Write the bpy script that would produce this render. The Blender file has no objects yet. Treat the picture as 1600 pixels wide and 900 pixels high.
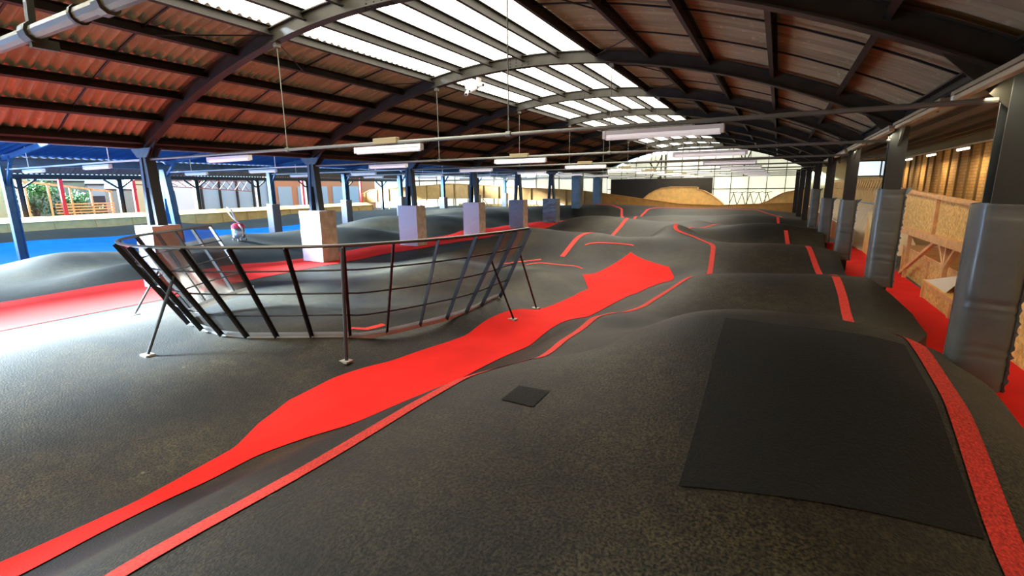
import bpy, bmesh, math, random
import numpy as np
from mathutils import Vector, Matrix
random.seed(7)
S = bpy.context.scene
COL = S.collection
# ------------------------------------------------------------------ camera
H = 3.0
yaw, pit, rol = math.radians(28.6), math.radians(-11.82), math.radians(-0.63)
F = Vector((-math.sin(yaw)*math.cos(pit), math.cos(yaw)*math.cos(pit), math.sin(pit)))
R0 = Vector((math.cos(yaw), math.sin(yaw), 0)); U0 = R0.cross(F)
Rr = math.cos(rol)*R0 + math.sin(rol)*U0; Uu = -math.sin(rol)*R0 + math.cos(rol)*U0
cam = bpy.data.objects.new('camera', bpy.data.cameras.new('camera')); COL.objects.link(cam)
m = Matrix((Rr, Uu, -F)).transposed().to_4x4(); m.translation = (0, 0, H)
cam.matrix_world = m
cam.data.sensor_width = 36; cam.data.lens = 753/1600*36; cam.data.clip_start = .05; cam.data.clip_end = 400
S.camera = cam
# ------------------------------------------------------------------ world, daylight, exposure
VS = S.view_settings
VS.view_transform = 'Standard'; VS.look = 'None'; VS.exposure = 0.0; VS.gamma = 1.0; VS.use_curve_mapping = False
SKY_STRENGTH = 2.2
SKYLIGHT = 6.3          # translucent roof sheets over the hall
GABLE = 1.0             # translucent far gable
wd = bpy.data.worlds.new('daylight'); S.world = wd; wd.use_nodes = True
bg = wd.node_tree.nodes['Background']; bg.inputs[0].default_value = (.5, .77, 1, 1); bg.inputs[1].default_value = SKY_STRENGTH
sun = bpy.data.objects.new('sun', bpy.data.lights.new('sun', 'SUN')); COL.objects.link(sun)
sun.data.energy = 190; sun.data.angle = math.radians(15); sun.data.color = (.72, .9, 1)
sun.rotation_euler = Vector((8, 3.2, -4.1)).to_track_quat('-Z', 'Y').to_euler()   # falls through the rooflight gaps added to the left aisle

# ------------------------------------------------------------------ helpers
def lin(c):
    return tuple(((v/255)/12.92 if v/255 <= .04045 else ((v/255+.055)/1.055)**2.4) for v in c) + (1,)
MATS = {}
def mat(name, rgb, rough=.6, metal=0, spec=.5, noise=None, bump=None, emit=None, rgb2=None, coat=0):
    """principled material; noise=(scale, amount or second colour via rgb2), bump=(scale, strength)"""
    if name in MATS: return MATS[name]
    M = bpy.data.materials.new(name); M.use_nodes = True; MATS[name] = M
    nt = M.node_tree; b = nt.nodes['Principled BSDF']
    c = lin(rgb)
    b.inputs['Base Color'].default_value = c; b.inputs['Roughness'].default_value = rough
    b.inputs['Metallic'].default_value = metal; b.inputs['Specular IOR Level'].default_value = spec
    b.inputs['Coat Weight'].default_value = coat
    tc = None
    if noise or bump:
        tc = nt.nodes.new('ShaderNodeTexCoord')
    if noise:
        n = nt.nodes.new('ShaderNodeTexNoise'); n.inputs['Scale'].default_value = noise[0]; n.inputs['Detail'].default_value = 6
        nt.links.new(tc.outputs['Object'], n.inputs['Vector'])
        r = nt.nodes.new('ShaderNodeValToRGB'); nt.links.new(n.outputs['Fac'], r.inputs[0])
        a = noise[1]
        r.color_ramp.elements[0].position = .3; r.color_ramp.elements[1].position = .7
        r.color_ramp.elements[0].color = tuple(v*(1-a) for v in c[:3])+(1,)
        r.color_ramp.elements[1].color = lin(rgb2) if rgb2 else tuple(min(1, v*(1+a)) for v in c[:3])+(1,)
        nt.links.new(r.outputs[0], b.inputs['Base Color'])
    if bump:
        n2 = nt.nodes.new('ShaderNodeTexNoise'); n2.inputs['Scale'].default_value = bump[0]; n2.inputs['Detail'].default_value = 4
        nt.links.new(tc.outputs['Object'], n2.inputs['Vector'])
        bp = nt.nodes.new('ShaderNodeBump'); bp.inputs['Strength'].default_value = bump[1]; bp.inputs['Distance'].default_value = .02
        nt.links.new(n2.outputs['Fac'], bp.inputs['Height']); nt.links.new(bp.outputs[0], b.inputs['Normal'])
    if emit:
        b.inputs['Emission Color'].default_value = lin(emit[0]); b.inputs['Emission Strength'].default_value = emit[1]
    return M

class MB:
    def __init__(s): s.v = []; s.f = []; s.mi = []; s.cur = 0
    def quad(s, *p):
        n = len(s.v); s.v += [tuple(q) for q in p]; s.f.append(tuple(range(n, n+len(p)))); s.mi.append(s.cur); return s
    def hexa(s, P):   # 8 corners: bottom ring 0-3, top ring 4-7
        n = len(s.v); s.v += [tuple(q) for q in P]
        for f in ((3,2,1,0),(4,5,6,7),(0,1,5,4),(1,2,6,5),(2,3,7,6),(3,0,4,7)):
            s.f.append(tuple(n+i for i in f)); s.mi.append(s.cur)
        return s
    def box(s, x0, x1, y0, y1, z0, z1):
        return s.hexa([(x0,y0,z0),(x1,y0,z0),(x1,y1,z0),(x0,y1,z0),(x0,y0,z1),(x1,y0,z1),(x1,y1,z1),(x0,y1,z1)])
    def beam(s, a, b, w, h, up=(0,0,1)):   # rectangular bar from a to b, w across, h along up
        a = Vector(a); b = Vector(b); d = (b-a).normalized(); up = Vector(up)
        if abs(d.dot(up)) > .98: up = Vector((0,1,0)) if abs(d.y) < .9 else Vector((1,0,0))
        sx = d.cross(up).normalized()*w/2; sy = sx.cross(d).normalized()*h/2
        return s.hexa([a-sx-sy, a+sx-sy, a+sx+sy, a-sx+sy, b-sx-sy, b+sx-sy, b+sx+sy, b-sx+sy])
    def tube(s, pts, r, n=8, cap=True):
        pts = [Vector(p) for p in pts]; base = len(s.v); prev = None
        for i, p in enumerate(pts):
            d = (pts[min(i+1, len(pts)-1)]-pts[max(i-1, 0)]).normalized()
            up = Vector((0,0,1)) if abs(d.z) < .95 else Vector((1,0,0))
            sx = d.cross(up).normalized(); sy = sx.cross(d)
            rr = r[i] if isinstance(r, (list, tuple)) else r
            for k in range(n):
                t = 2*math.pi*k/n; s.v.append(tuple(p+sx*math.cos(t)*rr+sy*math.sin(t)*rr))
        for i in range(len(pts)-1):
            for k in range(n):
                a = base+i*n+k; b = base+i*n+(k+1) % n
                s.f.append((a, b, b+n, a+n)); s.mi.append(s.cur)
        if cap:
            s.f.append(tuple(base+k for k in reversed(range(n)))); s.mi.append(s.cur)
            e = base+(len(pts)-1)*n; s.f.append(tuple(e+k for k in range(n))); s.mi.append(s.cur)
        return s
    def grid(s, P):   # P[i][j] points
        n = len(s.v); a = len(P); b = len(P[0])
        for row in P: s.v += [tuple(q) for q in row]
        for i in range(a-1):
            for j in range(b-1):
                s.f.append((n+i*b+j, n+(i+1)*b+j, n+(i+1)*b+j+1, n+i*b+j+1)); s.mi.append(s.cur)
        return s
    def slab(s, P, off):   # grid with thickness given by vector off
        a = len(P); b = len(P[0]); Q = [[Vector(q)+Vector(off) for q in row] for row in P]
        s.grid(P); s.grid([list(reversed(r)) for r in Q])
        ring = [(i,0) for i in range(a)]+[(a-1,j) for j in range(1,b)]+[(i,b-1) for i in range(a-2,-1,-1)]+[(0,j) for j in range(b-2,0,-1)]
        for (i,j),(k,l) in zip(ring, ring[1:]+ring[:1]): s.quad(P[i][j], Q[i][j], Q[k][l], P[k][l])
        return s
    def prism(s, poly, a, b, axis='y'):  # 2D polygon extruded along axis between a and b
        f = {'y': lambda u, v, t: (u, t, v), 'x': lambda u, v, t: (t, u, v), 'z': lambda u, v, t: (u, v, t)}[axis]
        n = len(poly); base = len(s.v)
        s.v += [f(u, v, a) for u, v in poly]+[f(u, v, b) for u, v in poly]
        for i in range(n):
            j = (i+1) % n; s.f.append((base+i, base+j, base+n+j, base+n+i)); s.mi.append(s.cur)
        s.f.append(tuple(base+i for i in reversed(range(n)))); s.f.append(tuple(base+n+i for i in range(n))); s.mi += [s.cur]*2
        return s

def obj(name, mb, mats, parent=None, smooth=False, bevel=0, kind=None):
    me = bpy.data.meshes.new(name)
    off = Vector((0,0,0)); p = parent
    while p is not None: off += p.location; p = p.parent
    me.from_pydata([tuple(Vector(v)-off) for v in mb.v], [], mb.f); me.update()
    ms = mats if isinstance(mats, (list, tuple)) else [mats]
    for M in ms: me.materials.append(M)
    if len(ms) > 1: me.polygons.foreach_set('material_index', mb.mi)
    bm = bmesh.new(); bm.from_mesh(me); bmesh.ops.recalc_face_normals(bm, faces=bm.faces); bm.to_mesh(me); bm.free()
    if smooth: me.polygons.foreach_set('use_smooth', [True]*len(me.polygons))
    o = bpy.data.objects.new(name, me); COL.objects.link(o)
    if parent: o.parent = parent
    if bevel:
        bv = o.modifiers.new('bevel', 'BEVEL'); bv.width = bevel; bv.segments = 2; bv.limit_method = 'ANGLE'
    if kind: o['kind'] = kind
    return o
def tag(o, label, cat, group=None, kind=None):
    o['label'] = label; o['category'] = cat
    if group: o['group'] = group
    if kind: o['kind'] = kind
    return o
def thing(name, label, cat, loc=(0,0,0), group=None):
    o = bpy.data.objects.new(name, None); COL.objects.link(o); o.location = loc; o.empty_display_size = .2
    return tag(o, label, cat, group)
def dup(root, loc, label, group=None):
    r = root.copy(); COL.objects.link(r); r.location = loc; r['label'] = label
    if group: r['group'] = group
    for ch in list(root.children):
        c = ch.copy(); COL.objects.link(c); c.parent = r
        for g in ch.children:
            d = g.copy(); COL.objects.link(d); d.parent = c
    return r
ORD = ['first','second','third','fourth','fifth','sixth','seventh','eighth','ninth','tenth','eleventh','twelfth','thirteenth','fourteenth','fifteenth','sixteenth']

# ------------------------------------------------------------------ materials
STEEL = mat('hall_steel', (46,44,33), .55, noise=(3,.35))
DARK = mat('black_steel', (24,23,22), .5)
PURLIN = mat('purlin_steel', (36,33,25), .6, noise=(4,.4))
BLUE = mat('blue_painted_steel', (46,92,134), .45, noise=(3,.2))
BLUEGREY = mat('bluegrey_steel', (50,66,86), .5, noise=(6,.3))
GREEN = mat('greygreen_steel', (70,74,64), .5, noise=(3,.25))
REDPOST = mat('red_painted_steel', (176,22,44), .5)
PIPE = mat('galvanised_pipe', (120,122,112), .45, .3)
WHITEP = mat('white_enamel', (222,222,222), .4)
RED = mat('red_carpet', (220,36,30), .9, spec=.15, noise=(1.2,.1), bump=(60,.12))
BLUEC = mat('blue_carpet', (0,132,232), .9, spec=.1, noise=(1.5,.12))
LINE = mat('red_line_paint', (200,58,48), .8, spec=.2, noise=(60,.5))
RUB = mat('rubber_patch_dark', (15,15,14), .8, spec=.28, noise=(48,.6), bump=(48,.4))
POST = mat('dark_post_steel', (40,45,44), .5, noise=(3,.2))
BANK = mat('darker_ply', (182,130,62), .65, noise=(2.5,.15))  # plywood darkened where daylight comes out too strong on it
TIMBER = mat('softwood', (216,164,108), .6, noise=(5,.18))
PLY = mat('plywood', (236,186,106), .55, noise=(2.5,.14))
PLYP = mat('pale_plywood', (232,206,166), .55, noise=(2,.08))
VINW = mat('white_vinyl', (205,200,214), .4, bump=(5,.25))
VINB = mat('brown_board', (146,124,104), .7, noise=(3,.3), bump=(6,.6))  # browner tone on the right side of the left-row pads
VING = mat('grey_vinyl', (112,114,124), .35, bump=(5,.25))
VIND = mat('charcoal_vinyl', (92,98,98), .26, noise=(2,.15), bump=(3,.15))
TUBE = mat('fluorescent_tube', (238,232,232), .3, emit=((255,250,245), .35))
TUBEON = mat('lit_tube', (250,250,240), .3, emit=((255,240,205), 6))

def asphalt():
    M = bpy.data.materials.new('track_asphalt'); M.use_nodes = True; nt = M.node_tree; b = nt.nodes['Principled BSDF']
    N = nt.nodes.new; L = nt.links.new
    tc = N('ShaderNodeTexCoord')
    n1 = N('ShaderNodeTexNoise'); n1.inputs['Scale'].default_value = .55; n1.inputs['Detail'].default_value = 7; L(tc.outputs['Object'], n1.inputs[0])
    r1 = N('ShaderNodeValToRGB'); L(n1.outputs[0], r1.inputs[0]); e = r1.color_ramp.elements
    e[0].position = .35; e[0].color = lin((9,9,8)); e[1].position = .72; e[1].color = lin((46,41,27))
    n2 = N('ShaderNodeTexNoise'); n2.inputs['Scale'].default_value = 48; n2.inputs['Detail'].default_value = 4; L(tc.outputs['Object'], n2.inputs[0])
    r2 = N('ShaderNodeValToRGB'); L(n2.outputs[0], r2.inputs[0]); e = r2.color_ramp.elements
    e[0].position = .38; e[0].color = (.1,.1,.1,1); e[1].position = .64; e[1].color = (2.2,2.15,2,1)
    n4 = N('ShaderNodeTexNoise'); n4.inputs['Scale'].default_value = 5; n4.inputs['Detail'].default_value = 8; n4.inputs['Roughness'].default_value = .7; L(tc.outputs['Object'], n4.inputs[0])
    r4 = N('ShaderNodeValToRGB'); L(n4.outputs[0], r4.inputs[0]); e = r4.color_ramp.elements
    e[0].position = .35; e[0].color = (.55,.56,.58,1); e[1].position = .68; e[1].color = (1.6,1.55,1.4,1)
    m4 = N('ShaderNodeMix'); m4.data_type = 'RGBA'; m4.blend_type = 'MULTIPLY'; m4.inputs[0].default_value = 1
    L(r1.outputs[0], m4.inputs[6]); L(r4.outputs[0], m4.inputs[7]); r1 = m4
    mx = N('ShaderNodeMix'); mx.data_type = 'RGBA'; mx.blend_type = 'MULTIPLY'; mx.inputs[0].default_value = 1
    L(r1.outputs[2], mx.inputs[6]); L(r2.outputs[0], mx.inputs[7])
    # pale scuffs and grit
    v = N('ShaderNodeTexVoronoi'); v.inputs['Scale'].default_value = 1.7; v.inputs['Randomness'].default_value = 1; L(tc.outputs['Object'], v.inputs[0])
    r3 = N('ShaderNodeValToRGB'); L(v.outputs['Distance'], r3.inputs[0]); e = r3.color_ramp.elements
    e[0].position = .012; e[0].color = (1,1,1,1); e[1].position = .05; e[1].color = (0,0,0,1)
    mx2 = N('ShaderNodeMix'); mx2.data_type = 'RGBA'; L(r3.outputs[0], mx2.inputs[0]); L(mx.outputs[2], mx2.inputs[6]); mx2.inputs[7].default_value = lin((92,88,78))
    L(mx2.outputs[2], b.inputs['Base Color'])
    b.inputs['Roughness'].default_value = .6; b.inputs['Specular IOR Level'].default_value = .27
    bp = N('ShaderNodeBump'); bp.inputs['Strength'].default_value = .6; bp.inputs['Distance'].default_value = .012
    L(n2.outputs[0], bp.inputs['Height']); L(bp.outputs[0], b.inputs['Normal'])
    return M
ASPH = asphalt()

def roof_mat(name, c1, c2, c3):
    M = bpy.data.materials.new(name); M.use_nodes = True; nt = M.node_tree; b = nt.nodes['Principled BSDF']
    N = nt.nodes.new; L = nt.links.new; tc = N('ShaderNodeTexCoord')
    mp = N('ShaderNodeMapping'); mp.inputs['Scale'].default_value = (.5, 6, .5); L(tc.outputs['Object'], mp.inputs[0])
    n1 = N('ShaderNodeTexNoise'); n1.inputs['Scale'].default_value = .9; n1.inputs['Detail'].default_value = 5; L(mp.outputs[0], n1.inputs[0])
    r1 = N('ShaderNodeValToRGB'); L(n1.outputs[0], r1.inputs[0]); e = r1.color_ramp.elements
    e[0].position = .35; e[0].color = lin(c1); e[1].position = .68; e[1].color = lin(c2)
    n2 = N('ShaderNodeTexNoise'); n2.inputs['Scale'].default_value = 7; n2.inputs['Detail'].default_value = 8; L(tc.outputs['Object'], n2.inputs[0])
    r2 = N('ShaderNodeValToRGB'); L(n2.outputs[0], r2.inputs[0]); e = r2.color_ramp.elements
    e[0].position = .6; e[0].color = (0,0,0,1); e[1].position = .72; e[1].color = (.6,.6,.6,1)
    mx = N('ShaderNodeMix'); mx.data_type = 'RGBA'; L(r2.outputs[0], mx.inputs[0]); L(r1.outputs[0], mx.inputs[6]); mx.inputs[7].default_value = lin(c3)
    L(mx.outputs[2], b.inputs['Base Color']); b.inputs['Roughness'].default_value = .8; b.inputs['Specular IOR Level'].default_value = .2
    return M
ROOF = roof_mat('red_fibre_cement_sheet', (140,130,102), (172,158,124), (200,184,144))
ROOFD = roof_mat('dark_sheet', (50,48,50), (66,62,62), (80,70,64))
ROOFB = roof_mat('blue_sheet', (36,74,118), (48,92,140), (60,100,146))

def sheet_mat(name, rgb, strength, line=None):
    """translucent roof sheet glowing with the daylight behind it, with faint laps"""
    M = bpy.data.materials.new(name); M.use_nodes = True; nt = M.node_tree; b = nt.nodes['Principled BSDF']
    N = nt.nodes.new; L = nt.links.new; tc = N('ShaderNodeTexCoord')
    mp = N('ShaderNodeMapping'); mp.inputs['Scale'].default_value = (.4, 5, .4); L(tc.outputs['Object'], mp.inputs[0])
    n = N('ShaderNodeTexNoise'); n.inputs['Scale'].default_value = 1.2; n.inputs['Detail'].default_value = 5; L(mp.outputs[0], n.inputs[0])
    r = N('ShaderNodeValToRGB'); L(n.outputs[0], r.inputs[0]); e = r.color_ramp.elements
    c = lin(rgb); e[0].position = .3; e[0].color = tuple(v*.72 for v in c[:3])+(1,); e[1].position = .6; e[1].color = c
    b.inputs['Base Color'].default_value = (.8,.8,.8,1); L(r.outputs[0], b.inputs['Emission Color']); b.inputs['Emission Strength'].default_value = strength
    return M
SKYL = sheet_mat('skylight_sheet', (255,246,226), SKYLIGHT)
GLAZ = sheet_mat('gable_sheet', (236,238,206), GABLE)
NEAR_GLOW = sheet_mat('added_blue_glow_sheet', (120,180,255), 11.0)  # unseen glow added to throw blue light on the left side
PANE = sheet_mat('bright_pane', (214,230,240), 1.3)

def clear_mat():
    M = bpy.data.materials.new('clear_polycarbonate'); M.use_nodes = True; nt = M.node_tree; nt.nodes.remove(nt.nodes['Principled BSDF'])
    N = nt.nodes.new; L = nt.links.new; out = nt.nodes['Material Output']
    t = N('ShaderNodeBsdfTransparent'); t.inputs[0].default_value = (.66,.68,.71,1)
    g = N('ShaderNodeBsdfGlossy'); g.inputs['Roughness'].default_value = .12; g.inputs[0].default_value = (.9,.92,.95,1)
    lw = N('ShaderNodeLayerWeight'); lw.inputs[0].default_value = .25
    mp = N('ShaderNodeMath'); mp.operation = 'MULTIPLY'; mp.inputs[1].default_value = .45; L(lw.outputs['Fresnel'], mp.inputs[0])
    mx = N('ShaderNodeMixShader'); L(mp.outputs[0], mx.inputs[0]); L(t.outputs[0], mx.inputs[1]); L(g.outputs[0], mx.inputs[2]); L(mx.outputs[0], out.inputs[0])
    return M
CLEAR = clear_mat()
def hazy(name, t):
    M = bpy.data.materials.new(name); M.use_nodes = True; nt = M.node_tree; nt.nodes.remove(nt.nodes['Principled BSDF'])
    a = nt.nodes.new('ShaderNodeBsdfTransparent'); a.inputs[0].default_value = (t, t, t, 1)
    b = nt.nodes.new('ShaderNodeBsdfTranslucent'); b.inputs[0].default_value = (.05, .06, .07, 1)
    ad = nt.nodes.new('ShaderNodeAddShader'); nt.links.new(a.outputs[0], ad.inputs[0]); nt.links.new(b.outputs[0], ad.inputs[1]); nt.links.new(ad.outputs[0], nt.nodes['Material Output'].inputs[0])
    return M
SUN_DIM = hazy('dim_sun_sheet', .035); SUN_BRIGHT = hazy('bright_sun_sheet', .55)  # transmission set by how much sun each added rooflight should pass

def osb_mat():
    M = bpy.data.materials.new('osb_board'); M.use_nodes = True; nt = M.node_tree; b = nt.nodes['Principled BSDF']
    N = nt.nodes.new; L = nt.links.new; tc = N('ShaderNodeTexCoord')
    v = N('ShaderNodeTexVoronoi'); v.inputs['Scale'].default_value = 16; L(tc.outputs['Object'], v.inputs[0])
    r = N('ShaderNodeValToRGB'); L(v.outputs['Color'], r.inputs[0]); e = r.color_ramp.elements
    e[0].position = .1; e[0].color = lin((186,140,72)); e[1].position = .9; e[1].color = lin((236,196,120))
    L(r.outputs[0], b.inputs['Base Color']); b.inputs['Roughness'].default_value = .6
    return M
OSB = osb_mat()
def brick_mat():
    M = bpy.data.materials.new('yellow_brick'); M.use_nodes = True; nt = M.node_tree; b = nt.nodes['Principled BSDF']
    N = nt.nodes.new; L = nt.links.new; tc = N('ShaderNodeTexCoord')
    sp = N('ShaderNodeSeparateXYZ'); L(tc.outputs['Object'], sp.inputs[0]); cb = N('ShaderNodeCombineXYZ'); L(sp.outputs[1], cb.inputs[0]); L(sp.outputs[2], cb.inputs[1])
    k = N('ShaderNodeTexBrick'); L(cb.outputs[0], k.inputs[0]); k.inputs['Scale'].default_value = 1
    k.inputs['Color1'].default_value = lin((196,152,84)); k.inputs['Color2'].default_value = lin((176,130,66)); k.inputs['Mortar'].default_value = lin((140,118,84))
    k.inputs['Brick Width'].default_value = .46; k.inputs['Row Height'].default_value = .17; k.inputs['Mortar Size'].default_value = .02
    L(k.outputs[0], b.inputs['Base Color']); b.inputs['Roughness'].default_value = .85
    return M
BRICK = brick_mat()

# ------------------------------------------------------------------ ground heights (thin plate through surveyed points)
CP = [(-2.8,-3,1.12),(-0.5,-3,1.14),(1.9,-3,1.1),(-2.8,-1,1.12),(-0.5,-1,1.14),(1.9,-1,1.1),(-2.8,1,1.12),(-0.5,1,1.14),(1.9,1,1.1),(-2.7,2.4,1.1),(-2.7,3.05,1.1),(-2.7,3.85,1.07),(-2.75,4.5,0.93),(-2.75,5.4,0.75),(-2.75,6.7,0.65),(-2.7,8,0.7),(-2.65,9.1,0.54),(-2.55,10.2,0.36),(-2.4,11.4,0.34),(-2.15,12.4,0.47),(-3.8,-1,0.62),(-3.8,1,0.62),(-3.8,2.7,0.58),(-3.6,4.2,0.45),(-3.45,5.4,0.32),(-3.4,7.5,0.3),(-1,2.6,1.08),(0.5,2.8,1.08),(1.3,3.2,0.98),(1.85,3.2,0.9),(-1.6,4,1.12),(-0.6,4.4,1.3),(0.6,4.5,1.38),(1.3,4.6,1.33),(1.85,5,1.1),(-0.75,6,1.49),(0.1,6,1.51),(0.8,6,1.51),(1.35,6,1.43),(1.9,6.5,1.02),(-1.5,5.6,1.2),(-2,5.8,0.85),(-1.8,7.6,0.72),(-0.8,7.4,1.15),(0.3,7.4,1.25),(1.3,7.3,1.2),(2,7.6,0.9),(0,9.7,0.38),(1.3,9.8,0.58),(-1.5,9.6,0.38),(2.45,10.2,0.5),(2.45,11.3,0.58),(0,11.4,0.62),(1.3,11.4,0.7),(-1.8,13,0.68),(-1.2,13,0.77),(0,13,0.85),(1.3,13,0.92),(2.1,12.9,0.84),(-1.8,16.3,0.25),(0,16.3,0.22),(1.3,16.3,0.3),(1.95,16,0.5),(-1.97,19.5,0.78),(-0.2,19.5,0.91),(1,19.5,0.9),(1.5,19.5,0.86),(1.95,19.5,0.7),(-2,23,0.35),(0,23,0.2),(1.6,23,0.25),(-1.5,26.5,1.05),(0.4,26.5,1.1),(1.4,26.5,0.95),(0,31,0.3),(-2,31.5,0.35),(1.6,31,0.3),(0,36,0.9),(-2,36,1),(1.6,36,0.6),(0,41,0.5),(-2,41,0.5),(1.7,42,0.5),(-2.6,18.3,0.45),(-3.6,21,0.95),(-4.1,22.6,1.32),(-3,21.3,0.95),(-5.4,22,0.35),(-5.8,19.1,0.76),(-2.9,24.4,0.55),(-4,26,0.9),(-3,27,0.8),(-4,30,1),(-6,26,0.35),(-5,29.5,0.9),(-5.4,-3,0),(-5.05,-3,0),(-5.22,-3,-0.03),(-5.4,-1,0),(-5.05,-1,0),(-5.22,-1,-0.03),(-5.4,1,0),(-5.05,1,0),(-5.22,1,-0.03),(-5.4,2.5,0),(-5,2.5,0),(-5.2,2.5,-0.03),(-5.8,4,0),(-4.6,4,0),(-5.2,4,-0.03),(-5.7,6,0),(-4.1,6,0),(-4.9,6,-0.03),(-5.4,8,0),(-3.9,8,0),(-4.65,8,-0.03),(-5,10.5,0),(-3.6,10.5,0),(-4.3,10.5,-0.03),(-4.9,13.5,0),(-3.3,13.5,0),(-4.1,13.5,-0.03),(-5.4,16.3,0),(-2.9,16.3,0),(-4.15,16.3,-0.03),(-5.2,17.7,0.12),(-4.9,18.7,0.42),(-5.25,19.3,0.74),(-3.13,17.2,0.2),(-4.1,18,0.25),(-6.1,5.4,0.15),(-9.2,3.9,0.3),(-12.7,5.3,0.22),(-10.7,5.3,0.38),(-8.6,5,0.35),(-6.6,5.9,0.35),(-5.9,10,0.35),(-5.85,8.2,0.34),(-7.5,2,0.3),(-6.5,0.6,0.2),(-6.6,3.5,0.2),(-10.5,2.8,0.45),(-9,1.2,0.45),(-12,1,0.4),(-14,3,0.05),(-14,0,0.05),(-14.3,6,0.02),(-14,8,0.02),(-12,7,0.25),(-9,7.5,0.15),(-7.4,9.5,0.1),(-10,10,0.05),(-12.5,10,0.15),(-9.8,13,0.55),(-7.4,12.5,0.15),(-11.7,12.5,0.2),(-13.6,12,0.02),(-13.6,16,0.02),(-13.8,20,0.02),(-12,16.5,0.35),(-10,16.5,0.15),(-6.2,12.8,0.46),(-7,13.6,0.36),(-5.6,14.8,0.15),(-5.4,12,0.12),(-9,16.6,0.1),(-7,16.8,0.1),(-6,16.9,0.13),(-10.8,20.5,1.1),(-8.6,19.9,1.05),(-6.6,19.7,1.06),(-4.8,19.7,0.88),(-6.4,24.2,0.1),(-8,24.6,0.08),(-11,25,0.15),(-13,23,0.2),(-13.8,26,0.03),(-13.8,30,0.03),(-14,34,0.03),(-14.6,39,0.05),(-7,29.3,0.95),(-9,29.3,1.15),(-11,29.5,1.1),(-12.8,30,0.6),(-7,34,0.2),(-10,34,0.2),(-12.5,35,0.4),(-7,38,0.8),(-11,38,0.6),(-14.5,43,0.6),(-8,42,0.35),(-11,42,0.4),(-4,42,0.4),(-16,46,1.25),(-12,46,1.15),(-8,46,1),(-4,46,0.98),(-1,46,0.9),(1.5,45,0.5),(-19,44,0.9),(-16,50,0.9),(-8,50,0.7),(0,50,0.6),(-18.6,-3,0),(-16.5,-3,0),(-14.6,-3,0),(-18.6,1,0),(-16.5,1,0),(-14.6,1,0),(-18.6,5,0),(-16.5,5,0),(-14.6,5,0),(-18.6,9,0),(-16.5,9,0),(-14.6,9,0),(-18.6,13,0),(-16.5,13,0),(-14.6,13,0),(-18.6,17,0),(-16.5,17,0),(-14.6,17,0),(-18.6,21,0),(-16.5,21,0),(-14.6,21,0),(-18.6,26,0),(-16.5,26,0),(-14.6,26,0),(-18.6,31,0),(-16.5,31,0),(-14.6,31,0),(-18.6,36,0),(-16.5,36,0),(-14.6,36,0),(-18.6,40,0),(-16.5,40,0),(-14.6,40,0),(-20.6,4.6,0.02),(-20.5,6.1,0.06),(-20.4,7.3,0.26),(-20.5,8.3,0.44),(-20.6,9.6,0.46),(-20.8,11.2,0.5),(-22.4,5,0.05),(-22.4,7.2,0.06),(-22.4,9.2,0.1),(-22.4,11.3,0.2),(-24.5,6.3,0.28),(-24.5,7.2,0.5),(-24.5,8.1,0.64),(-24.5,9.4,0.5),(-20.5,3,0.1),(-24,2,0.5),(-27.6,3,0.02),(-27.6,7,0.02),(-27.8,11,0.02),(-28,15,0.02),(-23,12.5,0.55),(-25.5,15.5,0.7),(-22.5,16.5,0.3),(-20.2,17,0.1),(-24,19.5,0.75),(-28,20,0.02),(-21,21.5,0.6),(-22.5,24.5,0.2),(-20.3,27,0.5),(-25,26,1),(-28.4,26,0.4),(-22,30,0.9),(-26,31.5,0.5),(-20,33,0.3),(-23,36,1),(-28,36,1),(-20,38,0.6),(-25,42,1),(-20.5,43,0.9),(-30,44,0.8),(-25,50,0.8),(-30,4,0),(-30,9,0),(-30,14,0),(-30,20,0),(-30,26,0),(-33,4,0),(-33,9,0),(-33,14,0),(-33,20,0),(-33,26,0),(-35.5,6,0.2),(-37.5,8,0.85),(-37.5,13,0.85),(-37,18,0.9),(-38,24,0.6),(-38,30,0.9),(-34,32,0.6),(-40.5,8,0.1),(-41,14,0.1),(-41,20,0.05),(-42,26,0.1),(-36,0,0.6),(-44,0,0),(-44,10,0),(-44,20,0),(-44,30,0),(-44,40,0.1),(-37,40,0.8),(-44,50,0.1),(-36,50,0.8),(-30,0,0),(-24,-3,0.3)]
P0 = np.array(CP)
def _phi(r2): return np.where(r2 > 0, r2*np.log(np.maximum(r2, 1e-12))*.5, 0)
def _solve():
    n = len(P0); d2 = ((P0[:,None,:2]-P0[None,:,:2])**2).sum(-1)
    A = np.zeros((n+3, n+3)); A[:n,:n] = _phi(d2)+.02*np.eye(n); A[:n,n] = 1; A[:n,n+1:] = P0[:,:2]; A[n:,:n] = A[:n,n:].T
    b = np.zeros(n+3); b[:n] = P0[:,2]
    return np.linalg.solve(A, b)
CF = _solve()
def zt(x, y):
    x = np.asarray(x, float); y = np.asarray(y, float); sh = np.broadcast(x, y).shape
    q = np.stack([np.broadcast_to(x, sh).ravel(), np.broadcast_to(y, sh).ravel()], 1); out = np.empty(len(q))
    for i in range(0, len(q), 20000):
        c = q[i:i+20000]; d2 = ((c[:,None]-P0[None,:,:2])**2).sum(-1); out[i:i+20000] = _phi(d2)@CF[:-3]+CF[-3]+c@CF[-2:]
    return np.maximum(out, -.03).reshape(sh)
def zg(x, y): return float(zt(x, y))
EY = [-6, 3, 5, 6.5, 7.4, 8.8, 10.2, 11.3, 12.9, 14, 16, 60]; EX = [1.9, 1.9, 1.86, 1.88, 1.95, 1.98, 2.42, 2.42, 2.08, 1.95, 1.93, 1.93]
def edge(y): return np.interp(y, EY, EX)

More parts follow.
